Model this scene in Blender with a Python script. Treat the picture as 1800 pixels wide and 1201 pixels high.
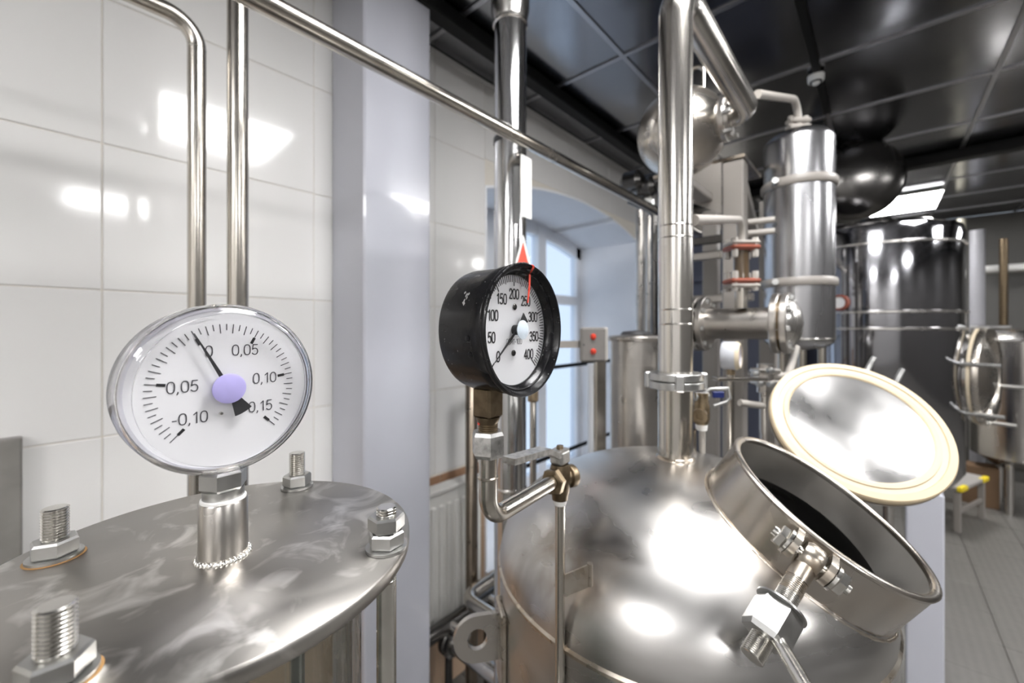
import bpy, math, random
from mathutils import Vector, Matrix
for o in list(bpy.data.objects): bpy.data.objects.remove(o)
scene = bpy.context.scene
COL = scene.collection
rnd = random.Random(7)

# ------------------------------------------------------------------ camera
H = 1.50                                   # lens height above the floor
FPX = 727.0                                # focal length in pixels of the 1800 wide frame
HOR = 578.0                                # horizon row
YAW = math.radians(41.6)
RV = Vector((math.cos(YAW), math.sin(YAW), 0))     # camera right
FV = Vector((-math.sin(YAW), math.cos(YAW), 0))    # camera forward
cam_d = bpy.data.cameras.new('camera'); cam = bpy.data.objects.new('camera', cam_d); COL.objects.link(cam)
cam.location = (0, 0, H); cam.rotation_euler = (math.pi/2, 0, YAW)
cam_d.sensor_width = 36; cam_d.lens = FPX/1800*36; cam_d.shift_y = -(600.5-HOR)/1800
cam_d.clip_start = 0.01
cam_d.dof.use_dof = True; cam_d.dof.focus_distance = 0.29; cam_d.dof.aperture_fstop = 6.0
scene.camera = cam
# ------------------------------------------------------------------ world and exposure
wd = bpy.data.worlds.new('daylight'); scene.world = wd; wd.use_nodes = True
bg = wd.node_tree.nodes['Background']; bg.inputs[0].default_value = (0.76, 0.86, 1.0, 1); bg.inputs[1].default_value = 0.42
vs = scene.view_settings
vs.view_transform = 'Standard'; vs.look = 'None'; vs.gamma = 1; vs.use_curve_mapping = False
vs.exposure = 1.5
LED_STRENGTH = 13.0

# ------------------------------------------------------------------ helpers
def W(r, d, dz): return RV*r + FV*d + Vector((0, 0, H+dz))
def P(px, py, d): return W((px-900)/FPX*d, d, (HOR-py)/FPX*d)
X = Vector((1, 0, 0)); Y = Vector((0, 1, 0)); Z = Vector((0, 0, 1))
DIALR = RV*.6 + FV*.8                      # horizontal direction in the plane of the two big dials
DIALN = RV*.8 - FV*.6                      # the way both dials face
def perp(a, hint=None):
    a = a.normalized(); h = hint or (Z if abs(a.z) < .9 else X)
    u = (h - a*h.dot(a)).normalized(); return u, a.cross(u)

class MB:
    def __init__(s): s.v = []; s.f = []
    def add(s, vs_, fs):
        n = len(s.v); s.v += [Vector(v) for v in vs_]; s.f += [tuple(i+n for i in f) for f in fs]; return s
    def lathe(s, o, axis, prof, seg=32, closed=False, hint=None, a0=0.0, a1=None):
        u, w = perp(axis, hint); ax = axis.normalized(); n = len(prof); full = a1 is None
        if full: a1 = a0+2*math.pi
        m = seg if full else seg+1
        vs_ = []
        for k in range(m):
            a = a0+(a1-a0)*k/seg; dr = u*math.cos(a)+w*math.sin(a)
            for (r, h) in prof: vs_.append(o+ax*h+dr*r)
        fs = []
        for k in range(seg):
            k2 = (k+1) % m
            for i in range(n if closed else n-1):
                j = (i+1) % n
                q = (k*n+i, k2*n+i, k2*n+j, k*n+j)
                fs.append(q)
        s.add(vs_, fs); return s
    def cyl(s, p, q, r, seg=24, r2=None):
        ax = q-p; L = ax.length; r2 = r if r2 is None else r2
        return s.lathe(p, ax, [(0, 0), (r, 0), (r2, L), (0, L)], seg)
    def tube(s, pts, r, seg=16, caps=True):
        pts = [Vector(p) for p in pts]; n = len(pts); t0 = (pts[1]-pts[0]).normalized(); u, w = perp(t0)
        vs_ = []
        for i, p in enumerate(pts):
            t = (pts[min(i+1, n-1)]-pts[max(i-1, 0)]).normalized()
            u = (u-t*u.dot(t)).normalized(); w = t.cross(u)
            rr = r[i] if isinstance(r, (list, tuple)) else r
            for k in range(seg):
                a = 2*math.pi*k/seg; vs_.append(p+(u*math.cos(a)+w*math.sin(a))*rr)
        fs = [(i*seg+k, i*seg+(k+1) % seg, (i+1)*seg+(k+1) % seg, (i+1)*seg+k) for i in range(n-1) for k in range(seg)]
        if caps: fs += [tuple(range(seg))[::-1], tuple((n-1)*seg+k for k in range(seg))]
        return s.add(vs_, fs)
    def box(s, c, ux, uy, uz, sx, sy, sz, bev=0.0):
        ux, uy, uz = ux.normalized(), uy.normalized(), uz.normalized()
        if bev <= 0:
            vs_ = [c+ux*(a*sx/2)+uy*(b*sy/2)+uz*(d*sz/2) for a in (-1, 1) for b in (-1, 1) for d in (-1, 1)]
            return s.add(vs_, [(0, 1, 3, 2), (4, 6, 7, 5), (0, 4, 5, 1), (2, 3, 7, 6), (0, 2, 6, 4), (1, 5, 7, 3)])
        b = min(bev, sx/2.01, sy/2.01, sz/2.01); idx = {}; vs_ = []
        for a in (-1, 1):
            for e in (-1, 1):
                for g in (-1, 1):
                    for k in range(3):
                        h = [sx/2-b, sy/2-b, sz/2-b]; h[k] += b
                        idx[(a, e, g, k)] = len(vs_); vs_.append(c+ux*(a*h[0])+uy*(e*h[1])+uz*(g*h[2]))
        fs = []
        for k in range(3):
            for sg in (-1, 1):
                o = [(-1, -1), (1, -1), (1, 1), (-1, 1)]; q = []
                for (m, n) in o:
                    t = [0, 0, 0]; t[k] = sg; t[(k+1) % 3] = m; t[(k+2) % 3] = n; q.append(idx[(*t, k)])
                fs.append(tuple(q if sg > 0 else q[::-1]))
        for k in range(3):
            k1, k2 = (k+1) % 3, (k+2) % 3
            for m in (-1, 1):
                for n in (-1, 1):
                    def I(e, kk):
                        t = [0, 0, 0]; t[k] = e; t[k1] = m; t[k2] = n; return idx[(*t, kk)]
                    fs.append((I(-1, k1), I(1, k1), I(1, k2), I(-1, k2)))
        for a in (-1, 1):
            for e in (-1, 1):
                for g in (-1, 1): fs.append(tuple(idx[(a, e, g, k)] for k in range(3)))
        return s.add(vs_, fs)
    def aabox(s, x0, x1, y0, y1, z0, z1, bev=0.0):
        return s.box(Vector(((x0+x1)/2, (y0+y1)/2, (z0+z1)/2)), X, Y, Z, x1-x0, y1-y0, z1-z0, bev)
    def prism(s, pts, off):                # polygon pts (list of Vector) extruded by vector off
        n = len(pts); vs_ = list(pts)+[p+off for p in pts]
        return s.add(vs_, [tuple(range(n))[::-1], tuple(range(n, 2*n))]+[(i, (i+1) % n, n+(i+1) % n, n+i) for i in range(n)])
    def hexnut(s, o, axis, af, h, rot=0.0, hint=None, bore=0.0):
        R = af/math.sqrt(3); ax = axis.normalized(); u, w = perp(ax, hint); c = h*.14
        ring = lambda r, z: [o+ax*z+(u*math.cos(rot+k*math.pi/3)+w*math.sin(rot+k*math.pi/3))*r for k in range(6)]
        vs_ = ring(R*.9, 0)+ring(R, c)+ring(R, h-c)+ring(R*.9, h)
        fs = [(a*6+k, a*6+(k+1) % 6, a*6+6+(k+1) % 6, a*6+6+k) for a in range(3) for k in range(6)]
        fs += [tuple(range(6))[::-1], tuple(range(18, 24))]
        return s.add(vs_, fs)
    def thread(s, p, q, r, pitch, seg=24, depth=None):
        L = (q-p).length; n = max(2, int(L/pitch)); dp = depth or pitch*.55; prof = [(0, 0)]
        for i in range(n): prof += [(r-dp, L*i/n), (r, L*(i+.35)/n), (r, L*(i+.6)/n)]
        prof += [(r-dp, L*.999), (r*.72, L), (0, L)]
        return s.lathe(p, q-p, prof, seg)
    def build(s, name, mat, parent=None, smooth=40, origin=None):
        me = bpy.data.meshes.new(name)
        o0 = ORI[parent.name] if parent is not None else (origin if origin is not None else Vector((0, 0, 0)))
        if parent is None and origin is None and s.v:
            o0 = Vector((sum(v.x for v in s.v)/len(s.v), sum(v.y for v in s.v)/len(s.v), min(v.z for v in s.v)))
        me.from_pydata([v-o0 for v in s.v], [], s.f)
        import bmesh
        bm = bmesh.new(); bm.from_mesh(me); bmesh.ops.remove_doubles(bm, verts=bm.verts, dist=1e-6)
        bmesh.ops.recalc_face_normals(bm, faces=bm.faces); bm.to_mesh(me); bm.free()
        if smooth:
            me.polygons.foreach_set('use_smooth', [True]*len(me.polygons)); me.set_sharp_from_angle(angle=math.radians(smooth))
        me.materials.append(mat)
        ob = bpy.data.objects.new(name, me); COL.objects.link(ob)
        if parent is not None: ob.parent = parent
        else: ob.location = o0
        ORI[ob.name] = o0
        return ob
ORI = {}
def thing(name, label, cat, loc, group=None):
    o = bpy.data.objects.new(name, None); COL.objects.link(o); o.location = loc; o.empty_display_size = .05
    ORI[o.name] = Vector(loc); return tag(o, label, cat, group)
def tag(o, label, cat, group=None):
    o['label'] = label; o['category'] = cat
    if group: o['group'] = group
    return o
def struct(o): o['kind'] = 'structure'; return o
def bend(pts, rad, n=8):
    """poly-line with rounded corners"""
    pts = [Vector(p) for p in pts]; out = [pts[0]]
    for i in range(1, len(pts)-1):
        a, b, c = pts[i-1], pts[i], pts[i+1]; d1 = (a-b).normalized(); d2 = (c-b).normalized()
        ang = d1.angle(d2); t = rad/math.tan(ang/2); p0 = b+d1*t; ctr = b+(d1+d2).normalized()*(rad/math.sin(ang/2))
        e0 = p0-ctr; e1 = b+d2*t-ctr; tot = e0.angle(e1); ax = e0.cross(e1).normalized()
        for k in range(n+1): out.append(ctr+Matrix.Rotation(tot*k/n, 3, ax) @ e0)
    out.append(pts[-1]); return out

# ------------------------------------------------------------------ materials
def nodes(name):
    m = bpy.data.materials.new(name); m.use_nodes = True; nt = m.node_tree
    return m, nt, nt.nodes['Principled BSDF']
def N(nt, kind, **kw):
    n = nt.nodes.new(kind)
    for k, v in kw.items():
        if k in n.inputs.keys(): n.inputs[k].default_value = v
        else: setattr(n, k, v)
    return n
def coord(nt, scale=(1, 1, 1)):
    tc = N(nt, 'ShaderNodeTexCoord'); mp = N(nt, 'ShaderNodeMapping'); mp.inputs['Scale'].default_value = scale
    nt.links.new(tc.outputs['Object'], mp.inputs['Vector']); return mp.outputs[0]
def ramp(nt, fac, stops):
    r = N(nt, 'ShaderNodeValToRGB'); nt.links.new(fac, r.inputs[0]); e = r.color_ramp.elements
    while len(e) < len(stops): e.new(.5)
    for el, (p, c) in zip(e, stops): el.position = p; el.color = (*c, 1) if len(c) == 3 else c
    return r.outputs[0]
def noise(nt, vec, scale, detail=4, dist=0.0):
    n = N(nt, 'ShaderNodeTexNoise'); n.inputs['Scale'].default_value = scale; n.inputs['Detail'].default_value = detail
    n.inputs['Distortion'].default_value = dist; nt.links.new(vec, n.inputs['Vector']); return n.outputs[0]
def rmap(nt, fac, a, b, lo=.3, hi=.7):
    n = N(nt, 'ShaderNodeMapRange'); n.inputs[1].default_value = lo; n.inputs[2].default_value = hi
    n.inputs[3].default_value = a; n.inputs[4].default_value = b; nt.links.new(fac, n.inputs[0]); return n.outputs[0]
def mixc(nt, fac, a, b):
    n = N(nt, 'ShaderNodeMix', data_type='RGBA'); L = nt.links
    L.new(fac, n.inputs[0])
    for s, i in ((a, 6), (b, 7)):
        if isinstance(s, tuple): n.inputs[i].default_value = (*s, 1)
        else: L.new(s, n.inputs[i])
    return n.outputs[2]
def mul(nt, a, b, op='MULTIPLY'):
    n = N(nt, 'ShaderNodeMath', operation=op); nt.links.new(a, n.inputs[0])
    if isinstance(b, (int, float)): n.inputs[1].default_value = b
    else: nt.links.new(b, n.inputs[1])
    n.use_clamp = True; return n.outputs[0]
def bump(nt, bsdf, h, strength, dist=.001):
    b = N(nt, 'ShaderNodeBump'); b.inputs['Strength'].default_value = strength; b.inputs['Distance'].default_value = dist
    nt.links.new(h, b.inputs['Height']); nt.links.new(b.outputs[0], bsdf.inputs['Normal'])
def metal(name, col=(.60, .585, .56), r0=.18, r1=.34, scale=18, stretch=(1, 1, 1), dirt=None, dirt_amt=.35, dirt_scale=9, bmp=.0, aniso=0):
    m, nt, b = nodes(name); b.inputs['Metallic'].default_value = 1
    v = coord(nt, stretch); n = noise(nt, v, scale, 3, .3)
    nt.links.new(rmap(nt, n, r0, r1), b.inputs['Roughness'])
    c2 = tuple(x*.86 for x in col)
    base = mixc(nt, n, c2, tuple(min(1, x*1.1) for x in col))
    if dirt:
        dn = noise(nt, coord(nt), dirt_scale, 3, .3)
        base = mixc(nt, rmap(nt, dn, 0, dirt_amt, .40, .80), base, dirt)
    nt.links.new(base, b.inputs['Base Color'])
    if bmp: bump(nt, b, n, bmp)
    return m
def plain(name, col, rough=.4, var=.06, scale=30, metallic=0.0, coat=0.0, bmp=0.0, spec=.5):
    m, nt, b = nodes(name); n = noise(nt, coord(nt), scale, 5)
    nt.links.new(mixc(nt, n, tuple(c*(1-var) for c in col), tuple(min(1, c*(1+var)) for c in col)), b.inputs['Base Color'])
    b.inputs['Roughness'].default_value = rough; b.inputs['Metallic'].default_value = metallic
    b.inputs['Coat Weight'].default_value = coat; b.inputs['Specular IOR Level'].default_value = spec
    if bmp: bump(nt, b, n, bmp)
    return m
def clear(name, tint=(1, 1, 1), ior=1.45, rough=.02, boost=1.0):
    m, nt, b = nodes(name); nt.nodes.remove(b); out = nt.nodes['Material Output']
    t = N(nt, 'ShaderNodeBsdfTransparent'); t.inputs[0].default_value = (*tint, 1)
    g = N(nt, 'ShaderNodeBsdfGlossy'); g.inputs['Roughness'].default_value = rough
    fr = N(nt, 'ShaderNodeFresnel'); ge = N(nt, 'ShaderNodeNewGeometry')
    iv = N(nt, 'ShaderNodeMapRange'); iv.inputs[3].default_value = ior; iv.inputs[4].default_value = 1/ior
    nt.links.new(ge.outputs['Backfacing'], iv.inputs[0]); nt.links.new(iv.outputs[0], fr.inputs[0])
    n = noise(nt, coord(nt), 40, 2); nt.links.new(rmap(nt, n, rough, rough*2), g.inputs['Roughness'])
    mx = N(nt, 'ShaderNodeMixShader'); nt.links.new(mul(nt, fr.outputs[0], boost), mx.inputs[0])
    nt.links.new(t.outputs[0], mx.inputs[1]); nt.links.new(g.outputs[0], mx.inputs[2]); nt.links.new(mx.outputs[0], out.inputs[0])
    return m
def emit(name, col, st):
    m, nt, b = nodes(name); b.inputs['Base Color'].default_value = (.8, .8, .8, 1)
    b.inputs['Emission Color'].default_value = (*col, 1); b.inputs['Emission Strength'].default_value = st; return m

M = {}
M['steel'] = metal('brushed_steel', (.62, .60, .575), .16, .30, 14, (1, 1, .15))
M['pipe'] = metal('pipe_steel', (.56, .53, .485), .14, .30, 10, (1, 1, .12), dirt=(.30, .24, .17), dirt_amt=.4, dirt_scale=6)
M['chrome'] = metal('polished_steel', (.64, .64, .64), .09, .17, 6, (1, 1, .2))
M['bolt'] = metal('bolt_steel', (.66, .645, .61), .16, .28, 60)
M['nut'] = metal('zinc_nut', (.48, .48, .47), .28, .42, 90)
M['satin'] = metal('satin_steel', (.50, .475, .445), .26, .38, 20)
M['grime'] = metal('grimy_steel', (.55, .51, .45), .2, .42, 22, dirt=(.26, .17, .09), dirt_amt=.85, dirt_scale=30)
M['weld'] = metal('weld_bead', (.68, .66, .62), .2, .4, 200, bmp=.6)
M['cast'] = metal('cast_alloy', (.55, .55, .54), .34, .52, 120, dirt=(.12, .11, .10), dirt_amt=.7, dirt_scale=160, bmp=.25)
M['brass'] = metal('aged_brass', (.30, .235, .155), .3, .5, 60, dirt=(.10, .075, .05), dirt_amt=.8, dirt_scale=70, bmp=.15)
M['dkbrass'] = metal('dirty_brass', (.17, .13, .085), .3, .5, 60, dirt=(.06, .045, .03), dirt_amt=.8, dirt_scale=110, bmp=.2)
M['darkmetal'] = metal('dark_polished_metal', (.15, .145, .14), .2, .3, 5)
M['black_tray'] = plain('black_painted_steel', (.004, .004, .004), .5, spec=.2)
M['dark_rubber'] = plain('dark_rubber', (.03, .03, .032), .5)
M['white_paint'] = plain('glossy_white_paint', (.53, .54, .60), .22, .03, 8, coat=.3, bmp=.05)
M['radiator'] = plain('radiator_enamel', (.78, .77, .74), .35, .02)
M['pvc'] = plain('white_window_plastic', (.80, .82, .86), .35, .02)
M['plaster'] = plain('window_reveal_plaster', (.84, .845, .87), .7, .03, 12)
M['dial'] = plain('white_dial', (.76, .76, .77), .5, .01)
M['print'] = plain('black_print', (.02, .02, .022), .5, 0)
M['print_grey'] = plain('dark_grey_print', (.06, .06, .07), .5, 0)
M['lavender'] = plain('lavender_cap', (.44, .40, .74), .5, .12, 160)
M['iceblue'] = plain('ice_blue_cap', (.60, .68, .76), .4, .12, 160)
M['red'] = plain('red_plastic', (.75, .05, .02), .4, .05)
M['redlamp'] = plain('red_lamp', (.62, .05, .025), .15, .1, coat=.6)
M['white'] = plain('white_card', (.86, .86, .84), .5, .02)
M['ptfe'] = plain('white_thread_tape', (.85, .84, .82), .6, .04, 300)
M['cream'] = plain('cream_silicone', (.58, .475, .32), .5, .05, 14)
M['cream2'] = plain('pale_silicone', (.58, .50, .37), .5, .04, 14)
M['boxgrey'] = plain('grey_enclosure', (.16, .15, .14), .55, .08, 60)
M['boxlight'] = plain('pale_enclosure_edge', (.42, .40, .37), .5, .04)
M['bluegrey'] = plain('blue_grey_cabinet', (.055, .060, .085), .45, .08, 6)
M['rustred'] = plain('red_brown_flange', (.22, .055, .03), .5, .2, 60)
M['amber'] = plain('amber_glass', (.075, .05, .028), .15, .2, 20, coat=.4)
M['yellow'] = plain('yellow_plastic', (.80, .62, .02), .4, .04)
M['stool'] = plain('grey_stool_top', (.30, .285, .27), .6, .06)
M['postgrey'] = plain('grey_painted_steel', (.26, .24, .22), .4, .06, 20)
M['blue'] = plain('dark_blue_plastic', (.01, .02, .12), .4, .05)
M['inner_black'] = plain('dark_vessel_wall', (.05, .045, .04), .5, .1)
M['glass'] = clear('window_glass', (.92, .96, 1), boost=.9)
M['lens'] = clear('gauge_lens', (.995, .995, 1), boost=.5)
def refract(name, col, ior, rough):
    m, nt, b = nodes(name); b.inputs['Base Color'].default_value = (*col, 1); b.inputs['Transmission Weight'].default_value = 1
    b.inputs['IOR'].default_value = ior; nt.links.new(rmap(nt, noise(nt, coord(nt), 60, 2), rough, rough*2), b.inputs['Roughness']); return m
M['acrylic'] = refract('clear_acrylic', (.97, .97, .99), 1.42, .02)
M['tube_glass'] = clear('sight_glass', (.80, .82, .81), 1.5, .03, 1.2)
M['led'] = emit('led_diffuser', (1, .99, .985), LED_STRENGTH)
M['rubberbrown'] = plain('orange_washer', (.34, .19, .07), .6, .2, 80)
M['grout'] = plain('tile_grout', (.74, .70, .63), .8, .06, 60)
M['floor_grout'] = plain('floor_grout', (.16, .15, .14), .8, .06, 60)
M['ceil_back'] = plain('ceiling_void', (.03, .03, .03), .7)
M['tbar'] = metal('ceiling_bar', (.44, .44, .46), .3, .4, 10)

def tile_mat(name, col, var):
    m, nt, b = nodes(name); oi = N(nt, 'ShaderNodeObjectInfo')
    n = noise(nt, coord(nt), 3.0, 3)
    c = mixc(nt, n, tuple(x*(1-var) for x in col), tuple(min(1, x*(1+var)) for x in col))
    nt.links.new(mixc(nt, mul(nt, oi.outputs['Random'], .35), c, tuple(x*.93 for x in col)), b.inputs['Base Color'])
    b.inputs['Roughness'].default_value = .10; b.inputs['Coat Weight'].default_value = .3; b.inputs['Coat Roughness'].default_value = .05
    bump(nt, b, noise(nt, coord(nt), 7, 2), .05, .004); return m
M['tile'] = tile_mat('white_glazed_tile', (.80, .79, .775), .02)
M['tan_tile'] = tile_mat('tan_glazed_tile', (.56, .40, .28), .06)
M['brick_tile'] = tile_mat('brown_glazed_tile', (.40, .24, .15), .12)
M['back_tile'] = tile_mat('pale_wall_tile', (.66, .65, .64), .02)

def panel_mat():
    m, nt, b = nodes('dark_glossy_ceiling_panel'); oi = N(nt, 'ShaderNodeObjectInfo')
    v = coord(nt); n = noise(nt, v, 2.2, 3)
    c = mixc(nt, oi.outputs['Random'], (.23, .234, .25), (.28, .285, .30))
    nt.links.new(c, b.inputs['Base Color']); b.inputs['Metallic'].default_value = 1
    nt.links.new(rmap(nt, n, .13, .24), b.inputs['Roughness'])
    b.inputs['Specular IOR Level'].default_value = .5
    bump(nt, b, n, .25, .01); return m
M['panel'] = panel_mat()

def floor_mat():
    m, nt, b = nodes('grey_floor_tile'); oi = N(nt, 'ShaderNodeObjectInfo'); v = coord(nt)
    w = N(nt, 'ShaderNodeTexWave'); w.inputs['Scale'].default_value = 9; w.inputs['Distortion'].default_value = .4; nt.links.new(v, w.inputs['Vector'])
    n = noise(nt, v, 26, 5)
    c = mixc(nt, n, (.10, .096, .089), (.17, .162, .15))
    c = mixc(nt, mul(nt, oi.outputs['Random'], .6), c, (.11, .105, .097))
    c = mixc(nt, mul(nt, w.outputs[0], .3), c, (.17, .163, .15))
    nt.links.new(c, b.inputs['Base Color']); b.inputs['Roughness'].default_value = .42
    bump(nt, b, w.outputs[0], .3, .002); return m
M['floor'] = floor_mat()

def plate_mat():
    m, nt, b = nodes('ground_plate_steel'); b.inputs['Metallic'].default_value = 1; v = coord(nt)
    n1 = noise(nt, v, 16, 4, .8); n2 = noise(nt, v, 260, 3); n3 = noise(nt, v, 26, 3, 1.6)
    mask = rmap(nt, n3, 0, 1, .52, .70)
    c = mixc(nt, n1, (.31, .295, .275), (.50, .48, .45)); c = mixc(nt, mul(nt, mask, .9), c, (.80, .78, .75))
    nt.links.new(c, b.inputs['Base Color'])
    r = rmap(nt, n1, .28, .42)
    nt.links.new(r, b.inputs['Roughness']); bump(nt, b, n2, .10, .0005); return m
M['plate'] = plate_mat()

def dome_mat(name, stain_pts, apex=None):
    """mirror-ish rolled steel with smudges; brown stains where liquid ran"""
    m, nt, b = nodes(name); b.inputs['Metallic'].default_value = 1; v = coord(nt)
    sm = coord(nt, (1, 1, 3)); n1 = noise(nt, sm, 7, 2.5, .7); n2 = noise(nt, v, 20, 2, .3); n3 = noise(nt, coord(nt, (1, 1, .25)), 26, 3, .4)
    r1 = rmap(nt, n1, .20, .36); r2 = rmap(nt, n2, .0, .06)
    nt.links.new(mul(nt, r1, r2, 'ADD'), b.inputs['Roughness'])
    c = mixc(nt, n1, (.40, .39, .375), (.58, .57, .56))
    geo = N(nt, 'ShaderNodeTexCoord')
    for (p, rad, col, amt, nn) in stain_pts:
        d = N(nt, 'ShaderNodeVectorMath', operation='DISTANCE'); nt.links.new(geo.outputs['Object'], d.inputs[0]); d.inputs[1].default_value = p
        near = rmap(nt, d.outputs['Value'], 1, 0, rad*.25, rad)
        c = mixc(nt, mul(nt, mul(nt, near, rmap(nt, n3 if nn else n2, 0, 1, .30, .72)), amt), c, col)
    nt.links.new(c, b.inputs['Base Color'])
    bump(nt, b, n2, .04, .002); return m

def black_case_mat():
    m, nt, b = nodes('black_lacquer'); v = coord(nt); n = noise(nt, v, 420, 3); n2 = noise(nt, v, 40, 4)
    spots = rmap(nt, n, 0, 1, .70, .74)
    c = mixc(nt, spots, (.006, .006, .007), (.25, .25, .25)); nt.links.new(c, b.inputs['Base Color'])
    nt.links.new(rmap(nt, n2, .18, .32), b.inputs['Roughness']); b.inputs['Specular IOR Level'].default_value = .35
    bump(nt, b, n2, .25, .002); return m
M['black'] = black_case_mat()
M['chip'] = metal('bare_metal_chip', (.66, .66, .66), .3, .5, 300, bmp=.4)

# ------------------------------------------------------------------ the room
WX = -1.36; CZ = H+1.15; FARY = 6.3; BACKY = -2.4; RX = 3.7
WY0, WY1 = 1.345, 2.952; SILL = H-1.146; SPR = H+.66; RISE = .125; THK = .58
def build_room():
    # left wall with an arched window opening
    mb = MB(); xf = WX-.0035; xb = WX-THK
    mb.aabox(xb, xf, BACKY, WY0, 0, CZ); mb.aabox(xb, xf, WY1, FARY, 0, CZ); mb.aabox(xb, xf, WY0, WY1, 0, SILL)
    n = 20; mid = (WY0+WY1)/2; hw = (WY1-WY0)/2
    arc = [(WY0+(WY1-WY0)*k/n, SPR+RISE*(1-((WY0+(WY1-WY0)*k/n-mid)/hw)**2)) for k in range(n+1)]
    for (a, b) in zip(arc, arc[1:]):
        mb.prism([Vector((xb, a[0], a[1])), Vector((xb, b[0], b[1])), Vector((xb, b[0], CZ)), Vector((xb, a[0], CZ))], Vector((xf-xb, 0, 0)))
    wall = struct(mb.build('wall_left', M['grout'], smooth=0, origin=Vector((WX, 0, 0))))
    # plaster lining of the opening
    mb = MB(); t = .012
    mb.aabox(xb, WX, WY0, WY0+t, SILL, SPR); mb.aabox(xb, WX, WY1-t, WY1, SILL, SPR); mb.aabox(xb, WX+.03, WY0, WY1, SILL, SILL+.025)
    for (a, b) in zip(arc, arc[1:]):
        mb.prism([Vector((xb, a[0], a[1]-t)), Vector((xb, b[0], b[1]-t)), Vector((xb, b[0], b[1]+.002)), Vector((xb, a[0], a[1]+.002))], Vector((WX-xb, 0, 0)))
    mb.build('window_reveal', M['plaster'], wall, smooth=20)
    # glazed tiles, each a piece of its own
    TW, TH, gap = .485, .344, .0022; y_off, z_off = .087, H+.0905
    lib = {}
    def tile(y0, y1, z0, z1, mat):
        w, h = y1-y0-gap, z1-z0-gap
        if w < .012 or h < .012: return
        key = (round(w, 3), round(h, 3), mat)
        if key not in lib:
            m2 = MB(); m2.box(Vector((0, 0, 0)), X, Y, Z, .010, w, h, .0018)
            me = bpy.data.meshes.new('tile'); me.from_pydata(m2.v, [], m2.f); me.materials.append(M[mat]); lib[key] = me
        o = bpy.data.objects.new('tile', lib[key]); COL.objects.link(o); o.parent = wall
        o.location = Vector((-.005, (y0+y1)/2, (z0+z1)/2))
    base = H-.605
    def cells(lo, hi, off, step):
        k = math.floor((lo-off)/step); out = []
        while off+k*step < hi-1e-6:
            a, b = max(lo, off+k*step), min(hi, off+(k+1)*step); k += 1
            if b-a > .01: out.append((a, b))
        return out
    def place(y0, y1, z0, z1, mat):
        if y1 <= WY0 or y0 >= WY1 or z1 <= SILL or z0 >= SPR+RISE: tile(y0, y1, z0, z1, mat); return
        if y0 < WY0: tile(y0, WY0, z0, z1, mat)
        if y1 > WY1: tile(WY1, y1, z0, z1, mat)
        a, b = max(y0, WY0), min(y1, WY1)
        if z0 < SILL: tile(a, b, z0, SILL, mat)
        if z1 > SPR+RISE: tile(a, b, SPR+RISE, z1, mat)
    for (z0, z1) in cells(base, CZ, z_off, TH):
        for (y0, y1) in cells(-1.0, 4.2, y_off, TW): place(y0, y1, z0, z1, 'tile')
    for (y0, y1) in cells(-1.0, 4.2, y_off, .20): place(y0, y1, base-.07, base, 'brick_tile')
    for (z0, z1) in cells(.0, base-.07, .0, .30):
        for (y0, y1) in cells(-1.0, 4.2, y_off, .20): place(y0, y1, z0, z1, 'tan_tile')
    # other walls
    struct(MB().aabox(WX-THK, RX+.1, FARY, FARY+.1, 0, CZ).build('wall_far', plain('far_wall_panel', (.07, .068, .063), .4, .1, 3), smooth=0))
    struct(MB().aabox(RX, RX+.1, BACKY, FARY, 0, CZ).build('wall_right', plain('dark_wall_panel', (.10, .097, .094), .4, .1, 3), smooth=0))
    struct(MB().aabox(WX-THK, RX+.1, BACKY-.1, BACKY, 0, CZ).build('wall_back', M['back_tile'], smooth=0))
    # floor with tiles
    fl = struct(MB().aabox(WX-THK, RX+.1, BACKY-.1, FARY+.1, -.1, -.008).build('floor', M['floor_grout'], smooth=0, origin=Vector((0, 0, 0))))
    fm = MB(); fm.box(Vector((0, 0, -.006)), X, Y, Z, .298, .298, .012, .0015)
    me = bpy.data.meshes.new('floor_tile'); me.from_pydata(fm.v, [], fm.f); me.materials.append(M['floor'])
    far = MB(); cnt = 0
    for i in range(17):
        for j in range(29):
            x, y = WX+.15+i*.3, BACKY+.15+j*.3
            p = Vector((x, y, 0)); d = p.dot(FV)
            if .9 < d and 0 < x < 1.9 and .8 < y < 6.0 or (x < 0 and .6 < y < 3.0 and d > .9):
                o = bpy.data.objects.new('floor_tile', me); COL.objects.link(o); o.parent = fl; o.location = (x, y, 0); cnt += 1
            else: far.box(Vector((x, y, -.006)), X, Y, Z, .298, .298, .012, .0015)
    fs = far.build('floor_tile_field', M['floor'], fl, smooth=0); fs['kind'] = 'stuff'
    # ceiling with dark glossy panels on a bar grid
    ce = struct(MB().aabox(WX-THK, RX+.1, BACKY-.1, FARY+.1, CZ+.02, CZ+.12).build('ceiling', M['ceil_back'], smooth=0, origin=Vector((0, 0, CZ))))
    gx = [-.807+.6*k for k in range(-1, 9)]; gy = [1.613+.6*k for k in range(-7, 9)]
    me = {}
    def pan(x0, x1, y0, y1):
        key = (round(x1-x0, 3), round(y1-y0, 3))
        if key not in me:
            m2 = MB(); m2.box(Vector((0, 0, .008)), X, Y, Z, key[0]-.004, key[1]-.004, .012, .002)
            q = bpy.data.meshes.new('ceiling_panel'); q.from_pydata(m2.v, [], m2.f); q.materials.append(M['panel']); me[key] = q
        o = bpy.data.objects.new('ceiling_panel', me[key]); COL.objects.link(o); o.parent = ce; o.location = ((x0+x1)/2, (y0+y1)/2, 0)
    for i, x0 in enumerate(gx):
        for y0 in gy:
            xa, xb_, ya, yb = max(x0, WX), min(x0+.6, RX), max(y0, BACKY), min(y0+.6, FARY)
            if xb_-xa > .03 and yb-ya > .03: pan(xa, xb_, ya, yb)
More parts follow.
